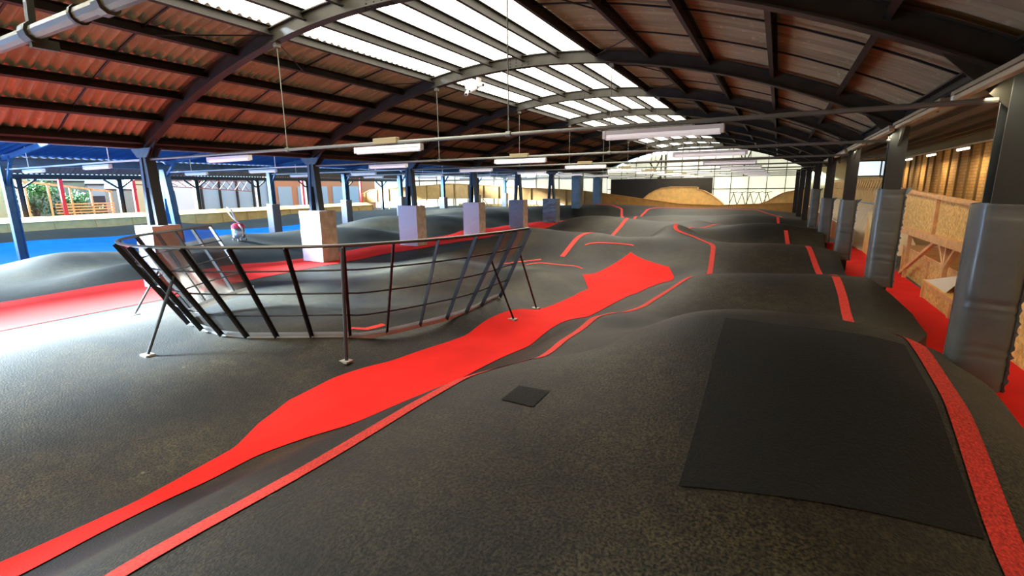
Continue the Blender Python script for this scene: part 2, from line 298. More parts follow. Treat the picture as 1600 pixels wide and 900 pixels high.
# ------------------------------------------------------------------ floor, pump track
obj('floor', MB().box(-90, 12, -8, 75, -.3, -.08), mat('concrete_floor', (92,90,86), .7, noise=(1.5,.15)), kind='structure')
def build_track():
    ys = np.concatenate([np.arange(-4, 14, .1), np.arange(14, 24, .16), np.arange(24, 51.6, .3)])
    xs = np.concatenate([np.arange(-44.5, -30, .5), np.arange(-30, -13, .25), np.arange(-13, -5.6, .14), np.arange(-5.6, 1.2, .09)])
    us = list(xs); nx = len(us)+8
    X = np.empty((len(ys), nx)); Y = np.repeat(ys[:,None], nx, 1)
    X[:, :len(us)] = np.array(us)[None]
    for j in range(8): X[:, len(us)+j] = 1.2+(edge(ys)-1.2)*(j+1)/8
    Z = zt(X, Y)
    P = [[(X[i,j], Y[i,j], Z[i,j]) for j in range(nx)] for i in range(len(ys))]
    b = MB().grid(P)
    # skirts: right edge, far edge
    b.grid([[P[i][-1], (X[i,-1]+.03, Y[i,-1], -.08)] for i in range(len(ys))])
    b.grid([[P[-1][j], (X[-1,j], Y[-1,j]+.05, -.08)] for j in range(nx)])
    o = obj('pump_track', b, ASPH, smooth=True)
    return tag(o, 'black rubberised asphalt pump track of rolling humps covering the hall floor', 'pump track')
TRACK = build_track()

def drape(pairs, lift, nu, step):
    """pairs (xl, yl, xr, yr): a carpet between two polylines, lying on the ground"""
    A = np.array(pairs, float); d = np.concatenate([[0], np.cumsum(np.hypot(*((A[1:,:2]-A[:-1,:2]+A[1:,2:]-A[:-1,2:])/2).T))])
    n = max(2, int(d[-1]/step)); t = np.linspace(0, d[-1], n); B = np.stack([np.interp(t, d, A[:,k]) for k in range(4)], 1)
    u = np.linspace(0, 1, nu+1)
    X = B[:,0:1]*(1-u)+B[:,2:3]*u; Y = B[:,1:2]*(1-u)+B[:,3:4]*u; Z = zt(X, Y)+lift
    return [[(X[i,j], Y[i,j], Z[i,j]) for j in range(nu+1)] for i in range(n)]
def strip(path, w, lift=.008, step=.08):
    A = np.array(path, float); d = np.concatenate([[0], np.cumsum(np.hypot(*(A[1:]-A[:-1]).T))])
    n = max(3, int(d[-1]/step)); t = np.linspace(0, d[-1], n)
    C = np.stack([np.interp(t, d, A[:,k]) for k in range(2)], 1)
    if len(A) > 3:
        k = 5; Q = np.pad(C, ((k,k),(0,0)), 'edge'); C2 = sum(Q[i:i+len(C)] for i in range(2*k+1))/(2*k+1); C2[0] = C[0]; C2[-1] = C[-1]; C = C2
    T = np.gradient(C, axis=0); T /= np.maximum(np.hypot(T[:,0], T[:,1]), 1e-6)[:,None]; Nn = np.stack([-T[:,1], T[:,0]], 1)
    rows = []
    for i in range(len(C)):
        row = []
        for s in (-.5, -.17, .17, .5):
            q = C[i]+Nn[i]*w*s; row.append((q[0], q[1], zg(q[0], q[1])+lift))
        rows.append(row)
    return MB().grid(rows)
# painted lane lines: parts of the track
LL = [(-2.7,-1.5),(-2.7,.8),(-2.7,1.4),(-2.7,2.4),(-2.7,3.05),(-2.7,3.85),(-2.75,4.5),(-2.75,5.4),(-2.75,6.7),(-2.7,8),(-2.65,9.1),(-2.55,10.2),(-2.4,11.4),(-2.15,12.4),(-1.8,13.05)]
LINES = [(LL,.16),([(1.28,1.5),(1.29,3.18),(1.32,3.77),(1.34,4.5),(1.36,5.15),(1.33,6.1)],.16),([(1.33,6.25),(1.33,6.7)],.16),
 ([(1.32,10.2),(1.34,11.6),(1.31,13.0)],.16),([(1.31,13.3),(1.34,16.5),(1.19,18),(1.05,19.4)],.16),([(.85,20),(.57,24.1),(.45,25.7)],.16),([(.4,27),(.3,31),(.1,36)],.16),
 ([(-1.45,13.1),(-1.6,15),(-1.78,17.3),(-1.97,19.5),(-2.9,21.1),(-3.8,21.7),(-4,23.5),(-3.9,25.6),(-3.2,27.5),(-2.6,29.5)],.16),
 ([(-7.27,17.5),(-7.25,18.3),(-7.2,19.2),(-7,19.6),(-6.7,20)],.2),
 ([(-7.9,26.2),(-7.85,27.7),(-7.95,29.4)],.2),([(-7.95,29.4),(-9.5,34),(-11.6,41),(-12.6,44.5),(-14,45.9),(-17,46)],.2),([(-8.1,29.5),(-9,34),(-10.3,42.5),(-10.3,45),(-9.5,46),(-5.7,46.1),(-1.4,45.6)],.2),([(-1.4,45.6),(.3,43),(.6,40)],.2),
 ([(-6.7,18.51),(-6.57,18.74),(-6.13,18.89),(-5.78,19.04),(-5.43,19.19),(-5.06,19.27),(-4.9,19.17)],.08),([(-8.26,16.29),(-8.12,16.75),(-7.46,16.77),(-6.51,16.71),(-6.21,16.59),(-6.01,16.39)],.08),([(-9.3,15.9),(-8.9,16.6),(-8.0,17.1)],.09),
 ([(-6.95,6.3),(-6.75,6.5),(-6.72,6.95)],.12)]
for path, w in LINES:
    o = obj('lane_line', strip(path, w), LINE, TRACK); o['label'] = 'red painted lane line'
def patch(c, nm):
    a, b_, c_, d_ = [np.array(q, float) for q in c]; n = 24
    rows = []
    for i in range(n+1):
        u = i/n; p = a*(1-u)+d_*u; q = b_*(1-u)+c_*u; row = []
        for j in range(n+1):
            r = p*(1-j/n)+q*j/n; row.append((r[0], r[1], zg(*r)+.006))
        rows.append(row)
    o = obj('rubber_patch', MB().grid(rows), RUB, TRACK, smooth=True); o['label'] = nm
patch([(-2.0,3.45),(-1.7,3.48),(-1.72,3.87),(-2.02,3.82)], 'small dark square patch')
patch([(-.4,2.95),(1.2,3.35),(1.2,5.7),(-.4,5.75)], 'large darker rubber sheet on the near hump')

# ------------------------------------------------------------------ carpets
C1 = [(-5.4,-3,-5.05,-3),(-5.4,.95,-5.06,1.1),(-5.3,1.9,-5.03,1.9),(-5.42,3,-5.0,3.0),(-5.7,3.5,-4.8,3.6),(-5.92,4.1,-4.6,4.15),(-5.92,4.9,-4.45,5),(-5.77,5.9,-4.26,5.9),(-5.5,7.4,-4.03,7.6),(-5.2,9.5,-3.8,9.5),(-5.0,10.6,-3.65,10.8),(-4.75,12.3,-3.4,12.2),(-4.75,13.5,-3.25,13.6),(-5.1,14.2,-3.12,14.5),(-5.5,15,-3.0,15.2),(-5.35,16.8,-2.75,15.9),(-5.22,17.7,-2.8,16.4),(-4.9,18.75,-3.13,17.2)]
tag(obj('carpet_runner', MB().grid(drape(C1, .012, 10, .12)), RED, smooth=True), 'bright red carpet runner in the dip between the curved wall and the near lane', 'carpet', 'red carpets')
C2 = [(-18.8,-3,-14.9,-3),(-18.8,1,-14.9,1),(-18.8,4.7,-14.9,3.6),(-18.7,8.2,-15.1,7.4),(-18.5,12,-15.6,10.4),(-18.5,17,-16.0,17.2),(-18.6,23,-15.7,23),(-18.7,30,-14.9,30),(-18.6,35,-14.3,34.5),(-17.8,39,-14.9,37.5),(-16.6,40.6,-15.3,40)]
tag(obj('carpet_runner', MB().grid(drape(C2, .012, 8, .3)), RED, smooth=True), 'red carpet runner washed pale by daylight around the white padded columns', 'carpet', 'red carpets')
b = MB(); ys = np.arange(1, 30.1, .5); b.grid([[(edge(y)+.02, y, .0), (3.85, y, .0)] for y in ys])
tag(obj('carpet_runner', b, RED), 'red carpet runner along the charcoal columns beside the timber ramps', 'carpet', 'red carpets')
B1 = [(-35.2,-2,-28,-2),(-35.2,7,-28,7),(-34.6,14,-28.1,14),(-34.4,22,-28.3,20),(-34,28,-29,26)]
tag(obj('carpet_runner', MB().grid(drape(B1, .02, 8, .5)), BLUEC, smooth=True), 'wide blue carpet around the blue steel columns', 'carpet', 'blue carpets')
B2 = [(-44.4,0,-40.6,0),(-44.4,10,-40.6,10),(-44.4,26,-41,24)]
tag(obj('carpet_runner', MB().grid(drape(B2, .02, 6, .6)), BLUEC, smooth=True), 'narrow blue carpet at the foot of the far timber bank', 'carpet', 'blue carpets')

# ------------------------------------------------------------------ hall roof
CX, CZ, RA = -7.4, -14.2, 20.8          # vault centre and underside radius
Y0, Y1 = -4.0, 54.0
BAY = [8.1+6.1*k for k in range(-1, 8)]
def arc(dx, r): return (CX+dx, CZ+math.sqrt(r*r-dx*dx))
PUR = [-9.75,-8.6,-7.4,-6.1,-4.75,-3.35,-2.19,-1.03,.13,1.29,2.45,3.95,5.5,7.0,8.4,9.75]
def corrugated(name, ranges, M, cx, cz, r, y0, y1, pitch=.23, amp=.045, nseg=1.0, kind='structure'):
    b = MB()
    ys = np.arange(y0, y1, pitch/6); wv = amp*np.cos(2*math.pi*ys/pitch)
    for a0, a1 in ranges:
        n = max(3, int((a1-a0)/nseg)+1); rows = []
        for i in range(n+1):
            dx = a0+(a1-a0)*i/n; t = math.asin(dx/r)
            rows.append([(cx+(r+w_)*math.sin(t), y, cz+(r+w_)*math.cos(t)) for y, w_ in zip(ys, wv)])
        b.grid(rows)
    return obj(name, b, M, smooth=True, kind=kind)
CEIL = corrugated('ceiling', [(-10.1,-3.35),(2.45,10.1)], ROOF, CX, CZ, 21.24, Y0, Y1)
corrugated('window_1', [(-3.35,2.45)], SKYL, CX, CZ, 21.25, Y0, Y1)
for k in range(8):                       # sag bars across the sheets, two in every bay
    for f in (1/3, 2/3):
        y = 2.0+6.1*k+6.1*f; b = MB()
        for rng in ((-9.75,-3.35),(2.45,9.75)):
            P = [arc(rng[0]+(rng[1]-rng[0])*i/10, 21.14) for i in range(11)]
            for p, q in zip(P[:-1], P[1:]): b.beam((p[0],y,p[1]), (q[0],y,q[1]), .04, .03)
        obj('sag_bar', b, DARK, CEIL)
for i, dx in enumerate(PUR):
    b = MB(); x, z = arc(dx, 21.08); t = math.asin(dx/21.08); rad = Vector((math.sin(t), 0, math.cos(t))); tan = Vector((math.cos(t), 0, -math.sin(t)))
    c = Vector((x, 0, z)); h, w, th = .11, .045, .012
    for (u0,u1,v0,v1) in ((-h,h,-th/2,th/2),(h-th,h,0,w*2),(-h,-h+th,0,w*2)):
        q = [c+rad*u+tan*v for u,v in ((u0,v0),(u1,v0),(u1,v1),(u0,v1))]
        b.hexa([(p.x,Y0,p.z) for p in q]+[(p.x,Y1,p.z) for p in q])
    nm = ('eave purlin above the white padded columns' if i == 0 else 'eave purlin above the charcoal columns' if i == 15 else
          'left edge purlin of the bright skylight' if i == 5 else 'right edge purlin of the bright skylight' if i == 10 else
          ORD[i-1]+' purlin above the left eave, under red sheeting' if i < 5 else ORD[i-6]+' purlin crossing the skylight, counted from its left edge' if i < 10 else
          ORD[14-i]+' purlin above the right eave, under brown sheeting')
    tag(obj('roof_purlin', b, PURLIN), nm, 'purlin', 'roof purlins')
def arch_mesh():
    web = MB(); n = 40; h = .34
    T = [math.asin(-9.7/RA)+i*(2*math.asin(9.7/RA))/n for i in range(n+1)]
    def pt(t, r, y): return (r*math.sin(t), y, r*math.cos(t)-RA)
    b = MB()
    for (r0, r1, y0, y1) in ((RA, RA+.03, -.11, .11), (RA+.03, RA+h-.03, -.02, .02), (RA+h-.03, RA+h-.002, -.1, .1)):
        b.grid([[pt(t,r0,y0), pt(t,r1,y0), pt(t,r1,y1), pt(t,r0,y1), pt(t,r0,y0)] for t in T])
    pl = MB()
    for s in (-1, 1):
        pl.grid([[pt(t, RA-.01, s*.024), pt(t, RA+h+.01, s*.024)] for t in (-.02,-.01,0,.01,.02)])
        for i in range(4):
            for j in range(3): 
                q = Vector(pt(-.015+.01*i, RA+.08+.09*j, s*.02)); pl.tube([q, q+Vector((0,s*.03,0))], .018, 6)
    for i in range(5):
        q = Vector(pt(-.016+.008*i, RA-.02, -.06)); pl.tube([q, q+Vector((0,0,.03))], .02, 6)
        q = Vector(pt(-.016+.008*i, RA-.02, .06)); pl.tube([q, q+Vector((0,0,.03))], .02, 6)
    kn = []
    for s in (-1, 1): kn.append(MB().prism([(s*9.7,-2.4),(s*9.0,-2.06),(s*9.7,-2.75)], -.012, .012))
    return b, pl, kn[0], kn[1]
for i, y in enumerate(BAY[1:]):
    lab = 'steel roof arch springing from the %s padded column of the left row' % ORD[i]
    if i == 0:
        A0 = thing('roof_arch', lab, 'roof arch', (CX, y, CZ+RA), 'roof arches')
        w_, p_, k_, k2 = arch_mesh()
        for nm, q in (('rib_beam', w_), ('splice_plate', p_), ('knee_plate', k_), ('knee_plate', k2)):
            for j in range(len(q.v)): q.v[j] = tuple(Vector(q.v[j])+A0.location)
        rb = obj('rib_beam', w_, STEEL, A0, smooth=False); obj('splice_plate', p_, STEEL, A0); obj('knee_plate', k_, STEEL, A0); obj('knee_plate', k2, STEEL, A0)
    else: dup(A0, (CX, y, CZ+RA), lab)
# thin diagonal rods beside the skylight
b = MB()
for k in range(8):
    ya, yb = 2+6.1*k, 8.1+6.1*k
    for e0, e1 in ((-3.35,-4.75),(2.45,3.95)):
        p = arc(e0, 21.0); q = arc(e1, 21.0)
        b.tube([(p[0],yb,p[1]),(q[0],yb-2.0,q[1])], .015, 6); b.tube([(p[0],ya,p[1]),(q[0],ya+2.0,q[1])], .015, 6)
obj('bracing_rod', b, DARK, CEIL)
# eave beams
def ibeam(x, z0, z1, w, y0, y1):
    b = MB(); b.box(x-w/2,x+w/2,y0,y1,z0,z0+.03).box(x-w/2,x+w/2,y0,y1,z1-.03,z1).box(x-.015,x+.015,y0,y1,z0+.03,z1-.03); return b
tag(obj('eave_beam', ibeam(-17.3,4.27,4.62,.24,Y0,Y1), mat('red_oxide_steel',(92,52,50),.6,noise=(3,.3))), 'long red-brown steel eave beam resting on the white padded columns', 'beam', kind='structure')
tag(obj('eave_beam', ibeam(2.35,4.22,4.6,.24,Y0,Y1), PURLIN), 'long dark steel eave beam over the charcoal padded columns', 'beam', kind='structure')
# timber battens under the right eave
# ------------------------------------------------------------------ far gable
YG = 54.2
b = MB(); n = 24; xs = [-17.1+19.4*i/n for i in range(n+1)]
def gz(x): return CZ+math.sqrt(21.15**2-(x-CX)**2)
b.grid([[(x,YG,-.05),(x,YG,3.85),(x,YG,gz(x))] for x in xs])
b.grid([[(-45+28*i/4,YG,-.05),(-45+28*i/4,YG,4.6)] for i in range(5)])
obj('wall_far', b, GLAZ, kind='structure')
fr = MB()
for x in [-17.1+1.6*i for i in range(13)]:
    fr.box(x-.03,x+.03,YG-.1,YG-.02,0,gz(min(2.2,max(-17,x))))
for x in [-44+3*i for i in range(9)]: fr.box(x-.04,x+.04,YG-.1,YG-.02,0,4.6)
for z in (2.6, 3.85, 4.6, 5.4): 
    hw = math.sqrt(max(0, 21.15**2-(z-CZ)**2)) if z > 4.2 else 9.7
    fr.box(CX-hw,CX+hw,YG-.12,YG-.02,z-.04,z+.04)
fr.box(-45,-17,YG-.12,YG-.02,3.9,4.05)
for a, c in (((-12.2,3.85),(-11.2,6.0)),((-11.2,3.85),(-11.2,6.2)),((-10.8,3.85),(-10.8,6.2)),((-11.2,3.85),(-12.6,5.6)),((-3.2,3.85),(-3.2,6.2)),((-3.2,4.8),(-3.7,6.3)),((-3.2,4.8),(-2.7,6.2))):
    fr.beam((a[0],YG-.15,a[1]),(c[0],YG-.15,c[1]),.1,.1)
obj('trim_1', fr, DARK, kind='structure')
d = MB(); d.box(-16.6,-6.0,YG-.3,YG-.1,0,3.75)
for i in range(24): d.box(-16.6,-6.0,YG-.33,YG-.3,.1+.15*i,.2+.15*i)
d.box(-11.5,-11.1,YG-.4,YG-.3,0,3.9)
obj('door_1', d, mat('dark_shutter',(52,50,44),.6), kind='structure')

# closed gable at the camera end of the hall
b = MB(); xs = [-17.1+19.4*i/24 for i in range(25)]
b.grid([[(x,Y0-.2,-.08),(x,Y0-.2,3.0),(x,Y0-.2,gz(x)+.1)] for x in xs])
b.grid([[(2.2,Y0-.2,-.08),(2.2,Y0-.2,5.6)],[(9.3,Y0-.2,-.08),(9.3,Y0-.2,5.8)]])
obj('wall_near', b, BRICK, kind='structure')
obj('window_13', MB().quad((-48,Y0-.2,-.08),(-17.2,Y0-.2,-.08),(-17.2,Y0-.2,5.4),(-48,Y0-.2,4.2)), NEAR_GLOW, kind='structure')  # glowing sheet added behind the camera to light the left columns blue

# ------------------------------------------------------------------ padded columns, left row
XL = -17.1
def left_column(lab, mats, z0, z1, sx, sy, y):
    t = thing('padded_column', lab, 'column', (XL, y, 0), 'padded columns of the left row')
    for s, M in ((-1, BLUEGREY), (1, DARK)):  # right leg given black to paint in its turned-away shade
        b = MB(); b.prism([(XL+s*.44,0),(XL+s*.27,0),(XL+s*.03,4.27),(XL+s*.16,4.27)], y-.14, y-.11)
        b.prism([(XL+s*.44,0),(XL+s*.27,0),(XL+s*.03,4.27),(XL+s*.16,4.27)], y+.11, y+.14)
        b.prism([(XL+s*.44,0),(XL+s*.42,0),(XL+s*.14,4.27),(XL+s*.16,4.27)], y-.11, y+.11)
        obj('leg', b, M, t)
    b = MB().prism([(XL-.2,3.1),(XL+.2,3.1),(XL+.12,4.27),(XL-.12,4.27)], y-.1, y+.1)
    obj('web_plate', b, BLUEGREY, t)
    b = MB().prism([(XL-.55,4.27),(XL+.6,4.27),(XL+.3,4.0),(XL-.25,4.0)], y-.16, y-.13); b.prism([(XL-.55,4.27),(XL+.6,4.27),(XL+.3,4.0),(XL-.25,4.0)], y+.13, y+.16)
    obj('head_plate', b, BLUEGREY, t)
    b = MB(); n = 14; rng = random.Random(int(y*10))
    ring0 = []
    cs = [(-sx,-sy),(sx,-sy),(sx,sy),(-sx,sy)]
    def ring(z):
        out = []
        for a in range(4):
            p, q = cs[a], cs[(a+1)%4]
            for i in range(6):
                u = i/6; c = .04*abs(math.sin(math.pi*u))*0
                out.append((XL+p[0]*(1-u)+q[0]*u+rng.uniform(-.008,.008), y+p[1]*(1-u)+q[1]*u+rng.uniform(-.008,.008), z))
        return out
    R_ = [ring(z0+(z1-z0)*i/n) for i in range(n+1)]
    for i in range(n):
        for j in range(24):
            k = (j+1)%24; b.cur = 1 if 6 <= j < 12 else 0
            b.quad(R_[i][j], R_[i][k], R_[i+1][k], R_[i+1][j])
    b.cur = 0; b.quad(*R_[n]); b.quad(*reversed(R_[0]))
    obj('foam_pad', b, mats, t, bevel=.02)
    return t
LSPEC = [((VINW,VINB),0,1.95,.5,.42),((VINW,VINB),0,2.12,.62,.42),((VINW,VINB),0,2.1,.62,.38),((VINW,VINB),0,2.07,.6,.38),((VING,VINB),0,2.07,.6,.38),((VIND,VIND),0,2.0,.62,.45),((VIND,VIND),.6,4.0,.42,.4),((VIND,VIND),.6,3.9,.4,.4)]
DESC = ['white and brown foam pad, half hidden behind the curved wall','white front and crumpled brown side, rising behind the middle of the curved wall','tall white padding on the pale red carpet, third in the left row','white padding, fourth in the left row','flat grey padding, fifth in the left row','shiny rounded charcoal padding at the end of the red carpet','slim charcoal padding wrapped to the top, behind the shiny padded one','slim charcoal padding, last of the left row before the gable']
for (M, z0, z1, sx, sy), y, ds in zip(LSPEC, BAY[1:], DESC):
    left_column('blue-grey steel A-shaped column with '+ds, M, z0, z1, sx, sy, y)

# ------------------------------------------------------------------ padded columns, right row
def rx(y): return 2.62-.024*y
RSPEC = [(.42,2.74,.27),(.6,2.86,.26),(.4,2.45,.24),(.36,2.36,.24),(.5,2.72,.22),None,None,None]
RD = ['nearest, with the big wrinkled charcoal pad beside the near hump','second from the camera, wrinkled pad above the red runner','third from the camera, pad torn at its top corner','fourth from the camera','fifth from the camera, pad set high','sixth from the camera, bare and black','seventh from the camera, bare and black','last before the gable, bare and black']
for sp, y, ds in zip(RSPEC, BAY[1:], RD):
    x = rx(y)
    t = thing('charcoal_column', 'dark steel column of the right row, '+ds, 'column', (x, y, 0), 'columns of the right row')
    b = MB(); w = .16
    b.box(x-w,x+w,y-w,y-w+.025,0,4.24).box(x-w,x+w,y+w-.025,y+w,0,4.24).box(x-.015,x+.015,y-w+.025,y+w-.025,0,4.24)
    obj('post', b, POST if y < 20 else DARK, t)
    b = MB().prism([(y-.5,4.24),(y+.5,4.24),(y+.16,3.8),(y-.16,3.8)], x-.02, x+.02, 'x'); obj('head_plate', b, POST, t)
    if sp:
        z0, z1, r = sp; rng = random.Random(int(y*7)); n = 70; m = 28; b = MB(); rows = []
        cre = [(rng.uniform(z0, z1), rng.uniform(.6,1), rng.uniform(-.25,.25)) for _ in range(9)]
        for i in range(n+1):
            z = z0+(z1-z0)*i/n; row = []
            for j in range(m+1):
                a = 2*math.pi*(j % m)/m; c, s_ = math.cos(a), math.sin(a); k = (abs(c)**5+abs(s_)**5)**(-1/5)
                d = 0
                side = max(0, math.cos(a+1.25))    # folds gather at the laced side
                for zc, am, sl in cre:
                    q = (z-zc-sl*math.sin(a)*.5)/.02; d -= .02*am*side*math.exp(-q*q)
                rr = r*k+d; row.append((x+c*rr, y+s_*rr, z+.012*math.sin(a*3+z)))
            rows.append(row)
        b.grid(rows); b.quad(*[rows[n][j] for j in range(m)]); b.quad(*[rows[0][j] for j in reversed(range(m))])
        # torn flap at the top corner
        q = rows[n][-4]; b.quad(q, (q[0]+.14,q[1]-.02,q[2]+.03), (q[0]+.02,q[1]-.03,q[2]-.14))
        obj('foam_pad', b, VIND, t, smooth=True)
        obj('seam_flap', MB().slab([[rows[i][-4], (rows[i][-4][0]+.02+.03*max(0,math.sin(i*1.7)*math.sin(i*.31)), rows[i][-4][1]-.02, rows[i][-4][2])] for i in range(n+1)], (0,-.008,0)), VIND, t)

# ------------------------------------------------------------------ curved see-through wall
WT = [(-13.09,7.45,2.1),(-12.64,6.76,2.1),(-12.23,6.15,2.1),(-11.98,5.66,2.1),(-11.6,5.1,2.1),(-11.02,4.54,2.1),(-10.34,4.2,2.1),(-9.53,4.06,2.1),(-9.03,4.09,2.1),(-8.39,4.27,2.1),(-7.65,4.59,2.1),(-6.87,5.02,2.1),(-6.16,5.55,2.1),(-5.69,6.21,2.1),(-5.3,6.94,2.1),(-5.05,7.79,2.1),(-4.9,8.57,2.1),(-4.84,9.05,2.1),(-4.79,9.59,2.1)]
WB = [(-11.32,7.28,.6),(-11.22,6.77,.58),(-11.11,6.32,.56),(-11.01,5.97,.54),(-10.87,5.6,.5),(-10.6,5.29,.46),(-10.12,5.1,.42),(-9.5,5.0,.4),(-8.86,4.99,.38),(-8.23,5.07,.37),(-7.67,5.26,.36),(-7.11,5.54,.35),(-6.62,5.95,.35),(-6.28,6.53,.35),(-6.04,7.21,.35),(-5.86,7.84,.35),(-5.76,8.41,.35),(-5.74,9.0,.35),(-5.83,10.0,.35)]
WT = [Vector(p) for p in WT]; WB = [Vector(p) for p in WB]
def spline(P, n):
    out = []
    for i in range(len(P)-1):
        a, b_, c, d = P[max(i-1,0)], P[i], P[i+1], P[min(i+2,len(P)-1)]
        for k in range(n):
            t = k/n; out.append(.5*((2*b_)+(c-a)*t+(2*a-5*b_+4*c-d)*t*t+(3*b_-a-3*c+d)*t**3))
    return out+[P[-1]]
ST, SB = spline(WT, 4), spline(WB, 4)
for q in SB: q.z = max(q.z, zg(q.x, q.y)+.04)
for i in range(19): WB[i] = SB[i*4]
wr = thing('wall_ride', 'curved clear-panelled banked wall with black steel ribs, leaning out over the track', 'wall ride', (-8.5, 5.4, .3))
obj('clear_panel', MB().grid([[b_+(t_-b_)*f for f in (0,.25,.5,.75,1)] for t_, b_ in zip(ST, SB)]), CLEAR, wr, smooth=True)
for f in (.25,.5,.75):
    obj('rail', MB().tube([b_+(t_-b_)*f for t_, b_ in zip(ST, SB)], .016, 6), DARK, wr)
o = obj('top_rail', MB().tube(ST, .028, 8), mat('dull_steel_rail',(92,94,92),.4,.6), wr)
o = obj('base_strip', MB().grid([[b_+Vector((0,0,.07)), b_, b_+(b_-t_).normalized()*.05+Vector((0,0,-.03))] for t_, b_ in zip(ST, SB)]), mat('pale_metal_strip',(200,206,208),.6,.0), wr); o['label'] = 'pale metal base strip'
cen = Vector((-8.6, 7.6, 0))
for i in range(19):
    t_, b_ = WT[i], WB[i]; out = ((t_+b_)/2-cen); out.z = 0; out = out.normalized()
    d = (t_-b_).normalized(); tang = (ST[min(i*4+1,len(ST)-1)]-ST[max(i*4-1,0)]).normalized()
    b = MB(); h = .085 if i not in (13,) else .05
    nrm = tang.cross(d).normalized()
    if nrm.dot(out) < 0: nrm = -nrm
    a0, a1 = b_+nrm*h/2, t_+nrm*h/2
    b.beam(a0, a1, .012, h, nrm); b.beam(b_+nrm*.006+tang*.02, t_+nrm*.006+tang*.02, .045, .01, nrm)
    for k in range(1,4):
        q = b_+(t_-b_)*(k/4-.1); b.tube([q+nrm*.01, q+nrm*.03], .012, 6)
    obj('rib', b, DARK, wr)
L3 = lambda i, f: WT[i].lerp(WB[i], f)
for top, (fx, fy), r in ((L3(4,.4),(-12.8,5.3),.022),(L3(8,.31),(-9.03,3.82),.028),(L3(12,0)+Vector((.05,-.06,-.03)),(-6.12,5.4),.03),(L3(16,.3),(-4.91,9.05),.022),(L3(18,.3),(-5.07,10.55),.022)):
    z = zg(fx, fy)+.015
    s_ = obj('strut', MB().tube([top, (fx, fy, z+.02)], r, 8), DARK if r < .025 else mat('grey_strut',(70,76,80),.45,.3), wr)
    b = MB().box(fx-.12,fx+.08,fy-.07,fy+.07,z-.02,z+.015); obj('foot_plate', b, mat('pale_plate',(150,146,136),.6), s_)
# ------------------------------------------------------------------ cross pipes and strip lights
def strip_light(lab, loc, L=1.8, grp='fluorescent strip lights'):
    t = thing('strip_light', lab, 'strip light', loc, grp); x, y, z = loc
    b = MB().box(x-L/2,x+L/2,y-.05,y+.05,z-.035,z+.03)
    for s in (-1,1): b.box(x+s*L/2-.03,x+s*L/2+.03,y-.055,y+.055,z-.1,z+.03)
    obj('housing', b, WHITEP, t, bevel=.008)
    obj('diffuser', MB().tube([(x-L/2+.02,y,z-.07),(x+L/2-.02,y,z-.07)], .048, 10), TUBE, t)
    for s in (-.5,.5): obj('hanger', MB().tube([(x+s,y,z+.02),(x+s,y,z+.12)], .01, 6), PIPE, t)
    return t
SL0 = None
for k, y in enumerate(BAY[:9]):
    z = 3.95 if k else 4.34; r = .035 if k else .06
    o = thing('cross_pipe', ('thick grey pipe with a clamp bracket crossing overhead, closest to the camera' if k == 0 else 'thin pipe slung across the hall below the %s steel arch from the camera' % ORD[k-1]), 'pipe', (CX, y, z), 'cross pipes under the arches')
    obj('pipe', MB().tube([(-17.0,y,z),(2.2,y,z)], r, 10), PIPE, o)
    for x in (-10.6,-4.45):
        za = CZ+math.sqrt(RA**2-(x-CX)**2)
        b = MB().tube([(x,y,z),(x,y,za+.02)], .012 if k else .02, 6); b.box(x-.06,x+.06,y-.06,y+.06,za-.1,za+.02); b.tube([(x-.05,y,z),(x+.05,y,z)], r+.02, 10)
        obj('hanger_rod', b, PIPE, o)
    if k == 0:
        b = MB(); x = -5.75; b.tube([(x-.07,y,z),(x+.07,y,z)], .085, 12); b.beam((x,y,z+.05),(x-.05,y+.12,z+1.9),.07,.05); b.box(x-.03,x+.03,y-.03,y+.16,z-.12,z-.04); b.tube([(-4.9,y,z),(-4.86,y,z)],.075,12)
        obj('clamp_bracket', b, GREEN, o)
    else:
        obj('junction_box', MB().box(-7.75,-7.1,y-.06,y+.06,z-.02,z+.1), mat('tan_box',(150,136,92),.5), o, bevel=.01)
        for x, w_ in ((-13.0,'left third'),(-7.4,'middle'),(-1.72,'right third')):
            lab = 'strip light at the %s of the pipe below the %s steel arch' % (w_, ORD[k-1])
            if SL0 is None: SL0 = strip_light(lab, (x, y, 3.86))
            else: dup(SL0, (x, y, 3.86), lab)
        p = thing('aisle_pipe', 'pale conduit crossing the left blue-roofed aisle beside the %s column of the left row' % ORD[k-1], 'pipe', (-22.8, y, 3.95), 'left aisle conduits')
        obj('pipe', MB().tube([(-28.3,y,3.95),(-17.4,y,3.95)], .03, 8), WHITEP, p)
        for x in (-19.5,-26): obj('hanger_rod', MB().tube([(x,y,3.95),(x,y,4.6+(x+28.5)*.075)], .014, 6), WHITEP, p)
        for x, w_ in ((-20.4,'near end'),(-25.6,'outer end')):
            dup(SL0, (x, y, 3.86), 'strip light at the %s of the aisle conduit by the %s left column' % (w_, ORD[k-1]))
# security camera cluster under the second arch
t = thing('security_camera', 'white twin security camera hanging under the second steel arch beside the skylight', 'camera', (-9.0,14.0,6.2))
obj('junction_box', MB().box(-9.2,-8.75,13.85,14.05,6.12,6.28), WHITEP, t, bevel=.015)
obj('bracket', MB().box(-8.82,-8.76,13.95,14.15,6.2,6.45), WHITEP, t)
for a, b_ in (((-9.1,13.95,6.13),(-9.0,13.6,5.9)),((-8.8,13.95,6.13),(-8.86,13.6,5.98)),((-8.78,13.95,6.2),(-8.45,13.75,6.15))):
    o = obj('camera_barrel', MB().tube([a, b_], .055, 10), WHITEP, t); obj('lens', MB().tube([b_, Vector(b_)+(Vector(b_)-Vector(a)).normalized()*.01], .035, 10), DARK, o)

